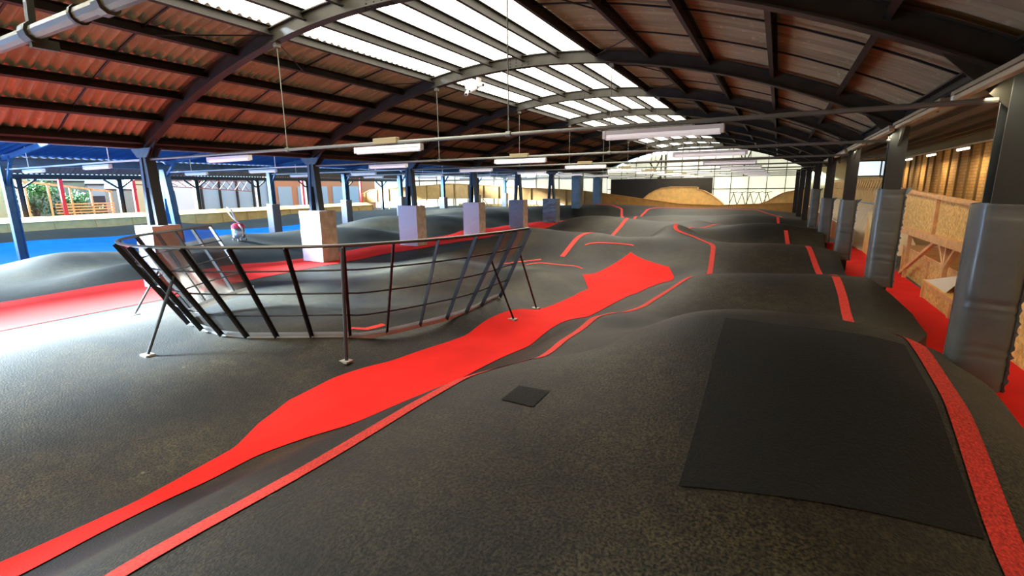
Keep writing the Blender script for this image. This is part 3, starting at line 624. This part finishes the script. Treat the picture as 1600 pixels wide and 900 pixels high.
# ------------------------------------------------------------------ left aisle and outer bay
b = MB(); ys = np.arange(-4, 54, .06); wv = .03*np.cos(2*math.pi*ys/.3)
def blue_sheet(x0, x1, y0):
    k = ys >= y0; b.grid([[(x, y, 4.5+(x+28.5)*.095+w_) for y, w_ in zip(ys[k], wv[k])] for x in np.linspace(x0, x1, 3)])
blue_sheet(-28.5,-24.8,-5); blue_sheet(-24.8,-19.4,11.0); ys, wv = ys[(ys < 7.8)&(ys > 5.4)], wv[(ys < 7.8)&(ys > 5.4)]; blue_sheet(-24.8,-19.4,0); ys = np.arange(-4, 54, .06); wv = .03*np.cos(2*math.pi*ys/.3); blue_sheet(-19.4,-17.2,-5)  # gaps added to let sun in; strip between keeps a column shaded
obj('ceiling_left', b, ROOFB, smooth=True, kind='structure')
b = MB()
for x in (-24.8,-22.1,-19.4): b.beam((x,-4,4.5+(x+28.5)*.095),(x,15.1,4.5+(x+28.5)*.095),.06,.1)
for y in (-4,.8,5.5,10.3,15): b.beam((-24.8,y,4.85),(-19.4,y,5.36),.06,.1)
obj('window_2', b, WHITEP, kind='structure')  # frame of the rooflight added for the daylight pool on the track
tag(obj('eave_beam', ibeam(-28.5,4.1,4.45,.22,Y0,Y1), BLUE), 'long blue steel beam over the blue columns of the left aisle', 'beam', kind='structure')
b = MB()
for y in BAY[1:]: b.beam((-28.4,y,4.38),(-17.3,y,5.4),.1,.18)
tag(obj('aisle_rafters', b, BLUE), 'blue steel rafters under the left aisle roof', 'rafter', kind='structure')
corrugated('ceiling_outer', [(-9.7,-6.0),(4.2,9.7)], ROOFD, -38.2, -14.3, 21.0, Y0, Y1, .3, .04)
corrugated('window_10', [(-6.0,-.5)], SUN_DIM, -38.2, -14.3, 21.0, Y0, Y1, .3, .0)  # added rooflight passing a little sun onto the blue carpet
corrugated('window_11', [(-.5,4.2)], SUN_BRIGHT, -38.2, -14.3, 21.0, Y0, Y1, .3, .0)  # added rooflight letting sun brighten the left aisle humps
tag(obj('eave_beam', ibeam(-47.9,3.95,4.3,.24,Y0,Y1), DARK), 'black steel eave beam along the open outer side of the hall', 'beam', kind='structure')
for k, y in enumerate(BAY[:9]):
    x = -28.5
    if k == 2:
        t = thing('blue_column', 'bright blue splayed column with a slotted A-shaped foot behind the first white pad', 'column', (x,y,0), 'blue columns')
        for s in (-1,1): obj('leg', MB().prism([(x+s*.75,0),(x+s*.45,0),(x+s*.02,3.0),(x+s*.4,3.0)], y-.15, y+.15), BLUE, t)
        obj('web_plate', MB().prism([(x-.42,2.6),(x+.42,2.6),(x+.2,4.1),(x-.2,4.1)], y-.14, y+.14), BLUE, t); obj('cross_bar', MB().box(x-.7,x+.7,y-.1,y+.1,.55,.75), BLUE, t)
        obj('brace', MB().beam((x+.1,y,3.7),(x+1.3,y,4.55),.12,.12), BLUE, t)
    else:
        t = thing('blue_column', ('plain blue steel column standing on the blue carpet' if k == 1 else 'blue steel column with a pale lower sleeve, %s behind the splayed blue column' % ORD[max(0,k-3)] if k > 2 else 'blue steel column closest to the open side'), 'column', (x,y,0), 'blue columns')
        b = MB().box(x-.15,x+.15,y-.15,y-.12,0,4.1).box(x-.15,x+.15,y+.12,y+.15,0,4.1).box(x-.02,x+.02,y-.12,y+.12,0,4.1); obj('post', b, BLUE, t)
        obj('brace', MB().beam((x,y,3.3),(x+1.0,y,4.5),.1,.1), BLUE, t)
        if k > 2: obj('sleeve', MB().box(x-.3,x+.3,y-.28,y+.28,zg(x,y)-.1,2.1+.1*(k%3)), VING, t, bevel=.03)
for k, y in enumerate(BAY[1:9]):
    t = thing('black_column', 'black steel column on the open outer side, %s from the camera' % ORD[k], 'column', (-47.9,y,0), 'black outer columns')
    x = -47.9; obj('post', MB().box(x-.16,x+.16,y-.16,y-.13,0,3.95).box(x-.16,x+.16,y+.13,y+.16,0,3.95).box(x-.03,x+.03,y-.13,y+.13,0,3.95), DARK, t)
    obj('brace', MB().beam((x,y,3.2),(x,y+1.0,3.95),.12,.12).beam((x,y,3.2),(x,y-1.0,3.95),.12,.12), DARK, t)
# long timber bank
t = thing('timber_bank', 'long low timber and board bank behind the blue carpets', 'timber bank', (-45.2,22,0))
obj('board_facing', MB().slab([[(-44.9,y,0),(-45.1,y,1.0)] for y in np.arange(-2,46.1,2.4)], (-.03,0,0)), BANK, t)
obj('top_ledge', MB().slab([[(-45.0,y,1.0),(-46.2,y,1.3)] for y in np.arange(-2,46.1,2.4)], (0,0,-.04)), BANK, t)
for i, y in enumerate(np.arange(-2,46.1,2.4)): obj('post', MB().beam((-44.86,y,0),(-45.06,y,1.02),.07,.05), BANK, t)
# raised timber wall at the far end
tp = [(-53,2.1),(-51,2.8),(-43.5,3.18),(-37.2,3.52),(-31.5,3.22),(-26.2,2.87),(-22.1,2.69),(-19,2.46),(-15.4,2.04),(-12.7,1.64),(-8.8,1.13),(-5.2,1.0),(-.8,1.2),(1.6,1.25)]
bt = [(-53,1.0),(-51,1.1),(-43.5,1.4),(-37.2,1.62),(-31.5,1.7),(-26.2,1.5),(-22.1,1.3),(-19,.0),(-15.4,0),(-12.7,0),(-8.8,0),(-5.2,0),(-.8,0),(1.6,0)]
t = thing('far_timber_wall', 'long raised plywood wall sweeping down across the far end of the hall', 'timber wall', (-25,51.9,0))
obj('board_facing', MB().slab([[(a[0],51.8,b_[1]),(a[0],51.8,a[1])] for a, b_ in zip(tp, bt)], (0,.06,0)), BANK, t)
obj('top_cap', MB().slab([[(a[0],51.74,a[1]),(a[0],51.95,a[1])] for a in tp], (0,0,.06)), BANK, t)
for i in range(16):
    x = -52+2.2*i; z = np.interp(x, [p[0] for p in bt], [p[1] for p in bt]); zz = np.interp(x, [p[0] for p in tp], [p[1] for p in tp])
    b = MB().box(x-.06,x+.06,51.7,51.8,0,zz)
    if i % 3 == 0 and z > .8: b.beam((x,51.75,z),(x+1.4,51.75,.1),.08,.08)
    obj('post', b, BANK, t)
obj('lower_boards', MB().box(-36,-24,51.95,52.0,0,1.0), OSB, t)
# box jump and end ramp at the gable
pf = [(-12.8,0),(-12.8,1.3),(-12.4,1.75),(-11.95,2.14),(-11.3,2.5),(-10.66,2.73),(-9.7,2.85),(-7.2,2.8),(-7.2,2.6),(-6.6,2.45),(-5.96,2.12),(-5.2,1.56),(-4.7,1.13),(-4.7,0)]
t = thing('box_jump', 'rounded plywood jump box standing before the dark shutter', 'jump box', (-8.8,52.9,0))
obj('side_panel', MB().prism(pf, 52.2, 53.4), PLY, t); obj('edge_trim', MB().slab([[(p[0],52.1,p[1]),(p[0],52.25,p[1])] for p in pf[1:-1]], (0,0,.05)), TIMBER, t)
pf = [(-1.6,0),(-1.6,1.15),(-.9,1.4),(-.3,1.81),(.2,2.1),(.71,2.28),(1.4,2.42),(3.2,2.5),(3.2,0)]
t = thing('end_ramp', 'orange plywood ramp end rising at the far right corner', 'ramp', (1,52.9,0))
obj('side_panel', MB().prism(pf, 52.2, 53.4), PLY, t); obj('edge_trim', MB().slab([[(p[0],52.1,p[1]),(p[0],52.25,p[1])] for p in pf[1:-1]], (0,0,.05)), TIMBER, t)
# steel trolley frames by the gable
b = MB()
for i in range(5):
    x = -4.3+.75*i; b.tube([(x,53.7,1.0),(x+.4,53.7,2.2)], .04, 6); b.tube([(x+.75,53.7,1.0),(x+.35,53.7,2.25)], .04, 6); b.tube([(x,53.7,2.2),(x+.75,53.7,2.3)], .04, 6)
b.tube([(-4.3,53.7,1),(-.5,53.7,1)], .05, 6); b.tube([(-4.3,53.7,0),(-4.3,53.7,1)], .05, 6); b.tube([(-.5,53.7,0),(-.5,53.7,1)], .05, 6)
tag(obj('rack_frame', b, mat('olive_frame',(120,116,84),.6)), 'olive tubular rack standing in front of the bright gable sheets', 'rack')
# wet vacuum
vx, vy = -23.15, 14.46; vz = zg(vx, vy)
t = thing('wet_vacuum', 'steel drum vacuum with red lid and looped white hose on the grey hump', 'vacuum cleaner', (vx,vy,vz))
obj('drum', MB().tube([(vx,vy,vz+.12),(vx,vy,vz+.2),(vx,vy,vz+.62)], [.26,.29,.29], 16), mat('brushed_drum',(170,176,180),.3,.8), t, smooth=True)
obj('lid', MB().tube([(vx,vy,vz+.62),(vx,vy,vz+.74),(vx,vy,vz+.84)], [.31,.3,.16], 16), mat('red_lid',(206,40,66),.4), t)
obj('hose', MB().tube([(vx+.1,vy,vz+.85),(vx-.35,vy,vz+1.1),(vx-.75,vy,vz+1.45),(vx-.7,vy,vz+1.6),(vx-.4,vy,vz+1.5),(vx-.1,vy,vz+.95)], .035, 8), WHITEP, t, smooth=True)
obj('carry_hose', MB().tube([(vx+.25,vy-.1,vz+.8),(vx+.5,vy-.1,vz+.55),(vx+.45,vy-.1,vz+.2),(vx+.2,vy-.1,vz+.1)], .035, 8), WHITEP, t, smooth=True)
for s in (-1,1):
    for q in (-1,1): obj('caster', MB().tube([(vx+s*.2,vy+q*.2-.02,vz+.05),(vx+s*.2,vy+q*.2+.02,vz+.05)], .06, 10), DARK, t)

# ------------------------------------------------------------------ yard beyond the open left side
def block(nm, lab, cat, x, y0, y1, h, M, slats=0, extra=None):
    t = thing(nm, lab, cat, (x,(y0+y1)/2,0), 'buildings across the yard')
    obj('wall', MB().box(x-2,x,y0,y1,-.08,h), M, t)
    if slats:
        b = MB(); n = int((h-.2)/slats)
        for i in range(n): b.box(x,x+.04,y0+.1,y1-.1,.15+slats*i,.15+slats*i+slats*.6)
        obj('slatting', b, M, t)
    obj('roof_edge', MB().box(x-2.1,x+.12,y0,y1,h,h+.15), DARK, t)
    return t
CREAM = mat('cream_render',(206,198,160),.8); GREYB = mat('grey_shutter',(150,164,160),.5); WHT = mat('white_render',(225,230,232),.7); PALEB = mat('pale_blue_panel',(160,178,190),.6); BRK = mat('orange_brick',(196,130,92),.85)
block('yard_shed','cream shed with white slatted front at the far left beyond the columns','shed',-57,12,17.4,4.2,CREAM,.35)
block('yard_shed','grey-green shed behind the leafy tree across the yard','shed',-58.5,17.4,22,3.9,mat('sage_wall',(136,150,140),.8))
t = block('yard_shed','pale shed with a dark blue door beside the grey shutter','shed',-58,22,23.3,3.6,PALEB)
obj('door', MB().box(-58,-57.9,22.1,23.2,0,2.6), mat('navy_door',(28,44,62),.4), t)
block('roller_garage','garage front with a wide grey-green roller shutter','garage',-58,23.3,26,3.1,GREYB,.22)
block('yard_shed','narrow cream wall between the roller garage and the white building','shed',-58,26,27.4,4.2,CREAM)
block('yard_building','white rendered building between the red posts','building',-58,27.4,32,4.6,WHT)
t = block('yard_building','pale blue panelled hall with dark frame posts across the yard','building',-58,32,41.5,4.4,PALEB)
for i in range(5): obj('frame_post', MB().box(-57.98,-57.8,32.3+2.1*i,32.5+2.1*i,0,4.4), DARK, t)
t = block('yard_building','orange brick building with grey doors at the end of the yard','building',-58,41.5,60,5.5,BRK)
for i in range(5): obj('door', MB().box(-58,-57.85,42.2+3*i,44.2+3*i,0,3.4), PALEB, t)
for i, (y, h) in enumerate(((17.6,4.1),(22.7,4.0),(27.9,4.0),(40.5,4.2),(50,4.4))):
    tag(obj('red_post', MB().box(-51.12,-50.88,y-.12,y+.12,-.08,h), REDPOST), 'red steel post in the yard, %s from the left' % ORD[i], 'post', 'red yard posts')
b = MB()
for i in range(12):
    y = 24+.8*i; b.beam((-51,y,3.95),(-51,y+.8,3.55-.06*i),.05,.05); b.beam((-51,y,3.55-.06*i),(-51,y+.8,3.95),.05,.05)
b.beam((-51,22.8,3.95),(-51,34,3.95),.08,.08); b.beam((-51,22.8,3.6),(-51,34,2.85),.08,.08)
tag(obj('lattice_truss', b, mat('rust_truss',(120,58,52),.7)), 'rusty lattice truss strung between the red posts', 'truss')
t = thing('timber_fence', 'raw timber fence frame with sloping top rail and slatted lower half, by the tree', 'fence', (-52.5,19,0))
obj('top_rail', MB().beam((-52.5,15.5,3.9),(-52.5,21.6,3.0),.12,.16), TIMBER, t)
for i in range(5): obj('post', MB().box(-52.56,-52.44,15.8+1.4*i,15.92+1.4*i,-.08,3.8-.2*i), TIMBER, t)
b = MB()
for i in range(7): b.box(-52.46,-52.42,17.5,21.6,.5+.24*i,.62+.24*i)
obj('slatting', b, TIMBER, t)
# tree: trunk plus leaf clumps
def leaves(c, r, n, rng):
    b = MB()
    for i in range(n):
        v = Vector((rng.gauss(0,1),rng.gauss(0,1),rng.gauss(0,1))).normalized()*r*rng.uniform(.35,1); p = Vector(c)+Vector((v.x,v.y,v.z*.9))
        a = Vector((rng.gauss(0,1),rng.gauss(0,1),rng.gauss(0,1))).normalized(); q = a.cross(Vector((0,0,1))).normalized(); s = rng.uniform(.08,.2)
        b.quad(p-a*s, p+q*s*.5, p+a*s, p-q*s*.5)
    return b
LEAF = mat('leaf_green',(64,112,62),.5,noise=(2,.5))
for i, (y, h, lab) in enumerate(((16.6,3.6,'leafy green tree showing between the first two black columns'),(19.4,2.6,'low green bush under the sloping timber rail'))):
    rng = random.Random(i); t = thing('yard_tree' if i == 0 else 'yard_bush', lab, 'tree' if i == 0 else 'bush', (-54,y,0))
    b = MB()
    for k in range(5): b.tube([(-54,y,-.08),(-54+rng.uniform(-.2,.2),y+rng.uniform(-.3,.3),h*.4),(-54+rng.uniform(-.8,.8),y+rng.uniform(-1,1),h*.85)], [.07,.05,.02], 6)
    obj('trunk', b, mat('bark',(80,62,46),.9), t)
    c = MB()
    for k in range(9):
        q = leaves((-54+rng.uniform(-.6,.6),y+rng.uniform(-1.3,1.3),h*(.35+.65*rng.random())), .8, 150, rng); n = len(c.v); c.v += q.v; c.f += [tuple(n+j for j in f) for f in q.f]; c.mi += q.mi
    obj('foliage', c, LEAF, t)

# ------------------------------------------------------------------ right aisle
w = MB(); w.box(9,9.3,Y0,56,-.08,.55).box(9,9.3,Y0,56,1.75,5.6)
WY = [(24.5,26.2),(27.6,29.3),(30.6,33.2),(34.5,37.2),(39.5,42),(44.5,47)]
yy = Y0
for a, c in WY: w.box(9,9.3,yy,a,.55,1.75); yy = c
w.box(9,9.3,yy,56,.55,1.75)
obj('wall_right', w, BRICK, kind='structure')
pl = MB()
for i in range(22): pl.box(8.9,9,18+1.75*i,18.12+1.75*i,1.75,5.5)
obj('trim_2', pl, mat('brick_pier',(120,94,54),.9), kind='structure')
for i, (a, c) in enumerate(WY):
    f = MB().box(8.98,9.1,a,c,.55,.63).box(8.98,9.1,a,c,1.67,1.75).box(8.98,9.1,a,a+.08,.63,1.67).box(8.98,9.1,c-.08,c,.63,1.67).box(8.98,9.1,(a+c)/2-.03,(a+c)/2+.03,.63,1.67)
    o = obj('window_%d' % (3+i), f, DARK, kind='structure'); obj('pane', MB().box(9.1,9.13,a,c,.55,1.75), PANE if i in (1,3) else mat('dark_glass',(40,52,64),.15), o)
# end wall of the aisle with strip window
e = MB().box(2.0,9.3,56,56.2,-.08,3.6).box(2.0,5.6,56,56.2,3.6,5.6).box(9.0,9.3,56,56.2,3.6,5.6).box(2,9.3,56,56.2,5.0,5.6)
obj('wall_aisle_end', e, mat('cream_wall',(200,186,146),.8), kind='structure')
o = obj('window_9', MB().box(5.6,9,55.95,56.1,3.6,3.7).box(5.6,9,55.95,56.1,4.95,5.05).box(8.0,8.1,55.95,56.1,3.7,4.95), DARK, kind='structure'); obj('pane', MB().box(5.6,9,56.1,56.12,3.6,5.0), PANE, o)
b = MB().grid([[(2.3,y,4.62),(6,y,5.2),(9.3,y,5.6)] for y in (16,30,42,56.2)]); b.grid([[(2.3,y,4.62),(6,y,5.2)] for y in (Y0,16)]); obj('ceiling_right', b, ROOFD, kind='structure')
obj('window_12', MB().quad((6,Y0,5.2),(9.3,Y0,5.6),(9.3,16,5.6),(6,16,5.2)), sheet_mat('added_warm_glow_sheet', (255,236,196), 5), kind='structure')  # out-of-view glowing sheet added to light the right runner and boxes
b = MB()
for x in (3.2,4.3,5.4,6.6,7.6): b.beam((x,Y0,4.62+(x-2.3)*.14-.1),(x,56,4.62+(x-2.3)*.14-.1),.08,.16)
tag(obj('aisle_rafters', b, mat('orange_timber',(84,54,26),.7)), 'orange-brown timber purlins under the dark right aisle roof', 'rafter', kind='structure')
b = ibeam(8.3,4.92,5.3,.2,6,56)
tag(obj('crane_beam', b, mat('sage_steel',(128,128,96),.5)), 'sage-green steel beam running along the top of the brick wall', 'beam', kind='structure')
tag(obj('conduit', MB().tube([(8.15,6,4.84),(8.15,55,4.84)], .035, 8), WHITEP), 'thin white conduit under the sage-green beam', 'conduit')
for y, lab in ((33.5,'added lit batten light on the white conduit, second from the near charcoal column'),(45.5,'added lit batten light on the white conduit, second from the far strip window'),(27.3,'lit batten light on the white conduit at the edge of the near charcoal column'),(39.5,'lit batten light on the white conduit midway along the brick wall'),(51,'lit batten light on the white conduit by the far strip window')):  # both labelled second are extra, added to even out the wall light
    t = thing('batten_light', lab, 'strip light', (8.1,y,4.7), 'right aisle batten lights')
    obj('housing', MB().box(8.04,8.16,y-.9,y+.9,4.7,4.8), WHITEP, t, bevel=.01); obj('diffuser', MB().tube([(8.1,y-.85,4.66),(8.1,y+.85,4.66)], .06, 10), TUBEON, t)
    l = bpy.data.lights.new('aisle_lamp', 'AREA'); l.shape = 'RECTANGLE'; l.size = .2; l.size_y = 1.7; l.energy = 150; l.color = (1,.78,.45)
    lo = bpy.data.objects.new('lamp', l); COL.objects.link(lo); lo.parent = t; lo.location = (0,0,-.13); lo.rotation_euler = (0, .25, 0)
# long battens in a line under the right eave
for i, (ya, yb) in enumerate(((5.6,9.0),(9.5,12.9),(13.3,16.8),(17.3,20.8),(21.5,25.5),(27,31))):
    t = thing('eave_batten', 'long beige batten light under the right eave, %s from the camera' % ORD[i], 'strip light', (2.02,(ya+yb)/2,4.14), 'right eave battens')
    obj('housing', MB().box(1.95,2.09,ya,yb,4.15,4.2), mat('beige_enamel',(132,120,96),.5), t); obj('diffuser', MB().box(1.97,2.07,ya+.1,yb-.1,4.08,4.15), mat('beige_diffuser',(170,154,122),.4), t, bevel=.015)
    obj('bracket', MB().box(2.06,2.3,(ya+yb)/2-.03,(ya+yb)/2+.03,4.18,4.26), DARK, t)
    if i == 0: obj('end_cap', MB().box(1.96,2.08,yb-.1,yb+.02,4.07,4.16), WHITEP, t)
    if i < 5:
        l = bpy.data.lights.new('added_eave_fill', 'AREA'); l.shape = 'RECTANGLE'; l.size = .1; l.size_y = yb-ya-.3; l.energy = 38; l.color = (1,.84,.6)  # fill added at the unlit battens for the runner and OSB fronts
        lo = bpy.data.objects.new('lamp', l); COL.objects.link(lo); lo.parent = t; lo.location = (.1,0,-.09); lo.rotation_euler = (0, -.95, 0)
# raised OSB platform
X0 = 3.72
t = thing('osb_platform', 'raised timber platform clad with two big OSB boards, between the two nearest charcoal columns', 'platform', (X0,16.5,0))
def zt_(y): return 2.48+(y-12)*.032
def zb_(y): return 1.66-(y-12)*.012
for a, c in ((11.6,16.7),(16.8,22)):
    obj('osb_board', MB().slab([[(X0+.05,a,zb_(a)),(X0+.05,a,zt_(a))],[(X0+.05,c,zb_(c)),(X0+.05,c,zt_(c))]], (.02,0,0)), OSB, t)
obj('top_beam', MB().beam((X0,11.5,zt_(11.5)),(X0,22.1,zt_(22.1)),.12,.1), TIMBER, t)
obj('bottom_beam', MB().beam((X0,11.5,zb_(11.5)-.06),(X0,22.1,zb_(22.1)-.06),.12,.2), TIMBER, t)
for y in (11.7,16.75,22): obj('stud', MB().box(X0-.03,X0+.05,y-.06,y+.06,zb_(y),zt_(y)), TIMBER, t)
for x in (X0+.1, X0+2.4):
    for y in (12.2,15.6,19.6,21.9): obj('post', MB().box(x-.05,x+.05,y-.05,y+.05,-.08,zb_(y)-.1), TIMBER, t)
for p, q in (((X0+.1,20.2,.05),(X0+.1,16.6,1.5)),((X0+.1,15.6,.9),(X0+.1,14.9,1.5)),((X0+.1,15.6,.9),(X0+.1,16.3,1.5)),((X0+1.5,21.5,.4),(X0+.5,18.5,1.5)),((X0+2.4,19.6,.3),(X0+2.4,16,1.5))):
    obj('brace', MB().beam(p, q, .09, .09), TIMBER, t)
obj('deck', MB().slab([[(X0,11.6,zb_(11.6)),(X0+3.5,11.6,zb_(11.6)+.2)],[(X0,22,zb_(22)),(X0+3.5,22,zb_(22)+.2)]], (0,0,-.05)), PLY, t)
o = obj('rear_board', MB().slab([[(X0+2.6,11,2.3),(X0+2.6,11,3.0)],[(X0+2.6,20,2.3),(X0+2.6,20,2.75)]], (.03,0,0)), PLYP, t); o['label'] = 'pale rear plywood board'
def crate(nm, lab, x0, x1, y0, y1, h, M=OSB, top=True):
    t = thing(nm, lab, 'ramp box', ((x0+x1)/2,(y0+y1)/2,0), 'OSB boxes under the platform')
    obj('osb_side', MB().box(x0+.03,x1,y0+.03,y1-.03,-.08,h-.03), M, t)
    b = MB()
    for y in (y0,(y0+y1)/2,y1): b.box(x0-.01,x0+.05,y-.05,y+.05,-.08,h)
    b.box(x0-.02,x0+.06,y0,y1,h-.1,h); obj('framing', b, TIMBER, t)
    if top: obj('lid', MB().box(x0-.02,x1,y0-.02,y1+.02,h,h+.03), PLY, t)
    return t
crate('ramp_box','OSB box with flat lid under the far half of the raised platform',X0+.3,X0+1.9,14.8,21.3,.85)
t = crate('wedge_box','low OSB box with a clear tilted sheet on top, beside the near charcoal column',X0-.12,X0+.25,11.6,16.3,.45)
obj('clear_sheet', MB().slab([[(X0-.1,16.2,.48),(X0+.22,16.2,.5)],[(X0-.1,14.4,.48),(X0+.26,14.4,.95)]], (0,0,.01)), mat('milky_sheet',(222,208,190),.3), t)
crate('ramp_box','OSB box standing upright behind the clear tilted sheet',X0+2.0,X0+3.3,11.4,16.4,1.35)
crate('ramp_box','OSB box against the red runner, right of the near charcoal column',X0,X0+1.6,8.0,11.2,1.0)
t = thing('timber_trestle', 'timber trestle with loose beams behind the near charcoal column', 'trestle', (4.8,9.6,0))
for p, q in (((4.2,8.4,1.7),(4.2,11.2,1.7)),((4.2,8.6,1.05),(4.9,10.9,1.7)),((5.4,8.4,1.7),(5.4,11.2,1.7))): obj('beam', MB().beam(p, q, .1, .14), TIMBER, t)
for y in (8.5,11.1): obj('leg', MB().box(4.15,4.25,y-.05,y+.05,1.03,1.65), TIMBER, t); obj('leg', MB().box(5.35,5.45,y-.05,y+.05,-.08,1.65), TIMBER, t)
obj('top_board', MB().box(4.0,5.6,8.3,11.3,1.77,1.8), OSB, t)
# quarter pipe and screen, running away at a slight angle
def sk(y): return -.05*(y-22)
prf = [(3.75,-.08),(3.75,.02)]+[(3.75+1.25*math.sin(a), 1.92-1.9*math.cos(a)) for a in np.linspace(.05,1.5,12)]+[(5.0,1.92),(6.2,1.92),(6.2,-.08)]
t = thing('quarter_pipe', 'pale plywood quarter pipe curving up beyond the OSB platform', 'quarter pipe', (5,36,0))
obj('side_panel', MB().prism([(u+sk(26.8),v) for u,v in prf], 26.8, 26.9), PLYP, t)
obj('ramp_surface', MB().slab([[(p[0]+sk(y),y,p[1]) for y in (26.9,31,37,44,51)] for p in prf[1:-2]], (0,0,-.03)), PLYP, t, smooth=True)
obj('deck', MB().slab([[(u+sk(y),y,1.92) for y in (26.9,51)] for u in (5.0,6.3)], (0,0,-.05)), PLY, t); obj('coping', MB().tube([(4.97+sk(26.9),26.9,1.94),(4.97+sk(51),51,1.94)], .045, 8), mat('coping_steel',(140,146,150),.3,.6), t)
t = thing('plywood_screen', 'plywood screen with a band of slanted slots above the quarter pipe', 'screen', (4.8,40,0))
def scr(y, z): return (5.1+sk(y), y, z)
obj('board', MB().slab([[scr(30,1.95),scr(30,2.72)],[scr(52,1.95),scr(52,2.72)]], (.05,0,0)), PLY, t)
obj('top_rail', MB().beam(scr(30,3.2), scr(52,3.2), .07, .1), PLY, t)
sl = MB()
for i in range(34): sl.beam(scr(30.2+.63*i,3.18), scr(30.75+.63*i,2.7), .3, .04, (1,0,0))
obj('slatting', sl, PLY, t)
t = thing('wedge_ramp', 'pale plywood ramp end with a yellow curved side behind the third charcoal column', 'ramp', (3.9,24,0))
obj('side_panel', MB().prism([(22.6,-.08),(22.6,.35),(24.4,.9),(26.2,1.75),(26.6,-.08)], 3.55, 3.7, 'x'), PLY, t)
obj('face', MB().slab([[(3.5,22.5,.36),(4.8,22.5,.36)],[(3.5,24.4,.92),(4.8,24.4,.92)],[(3.5,26.2,1.78),(4.8,26.2,1.78)]], (0,0,-.03)), PLYP, t)
t = thing('slat_fence', 'brown vertical-board fence low beside the far charcoal columns', 'fence', (3.2,40,0))
fb = MB()
for i in range(112):
    y = 27.5+.21*i; fb.box(3.5+sk(y),3.53+sk(y),y,y+.18,-.08,.85+.004*i)
obj('boards', fb, mat('brown_boards',(178,104,50),.6), t)
obj('rail', MB().beam((3.53+sk(27.5),27.5,.84),(3.53+sk(51),51,1.28),.06,.08), PLYP, t)
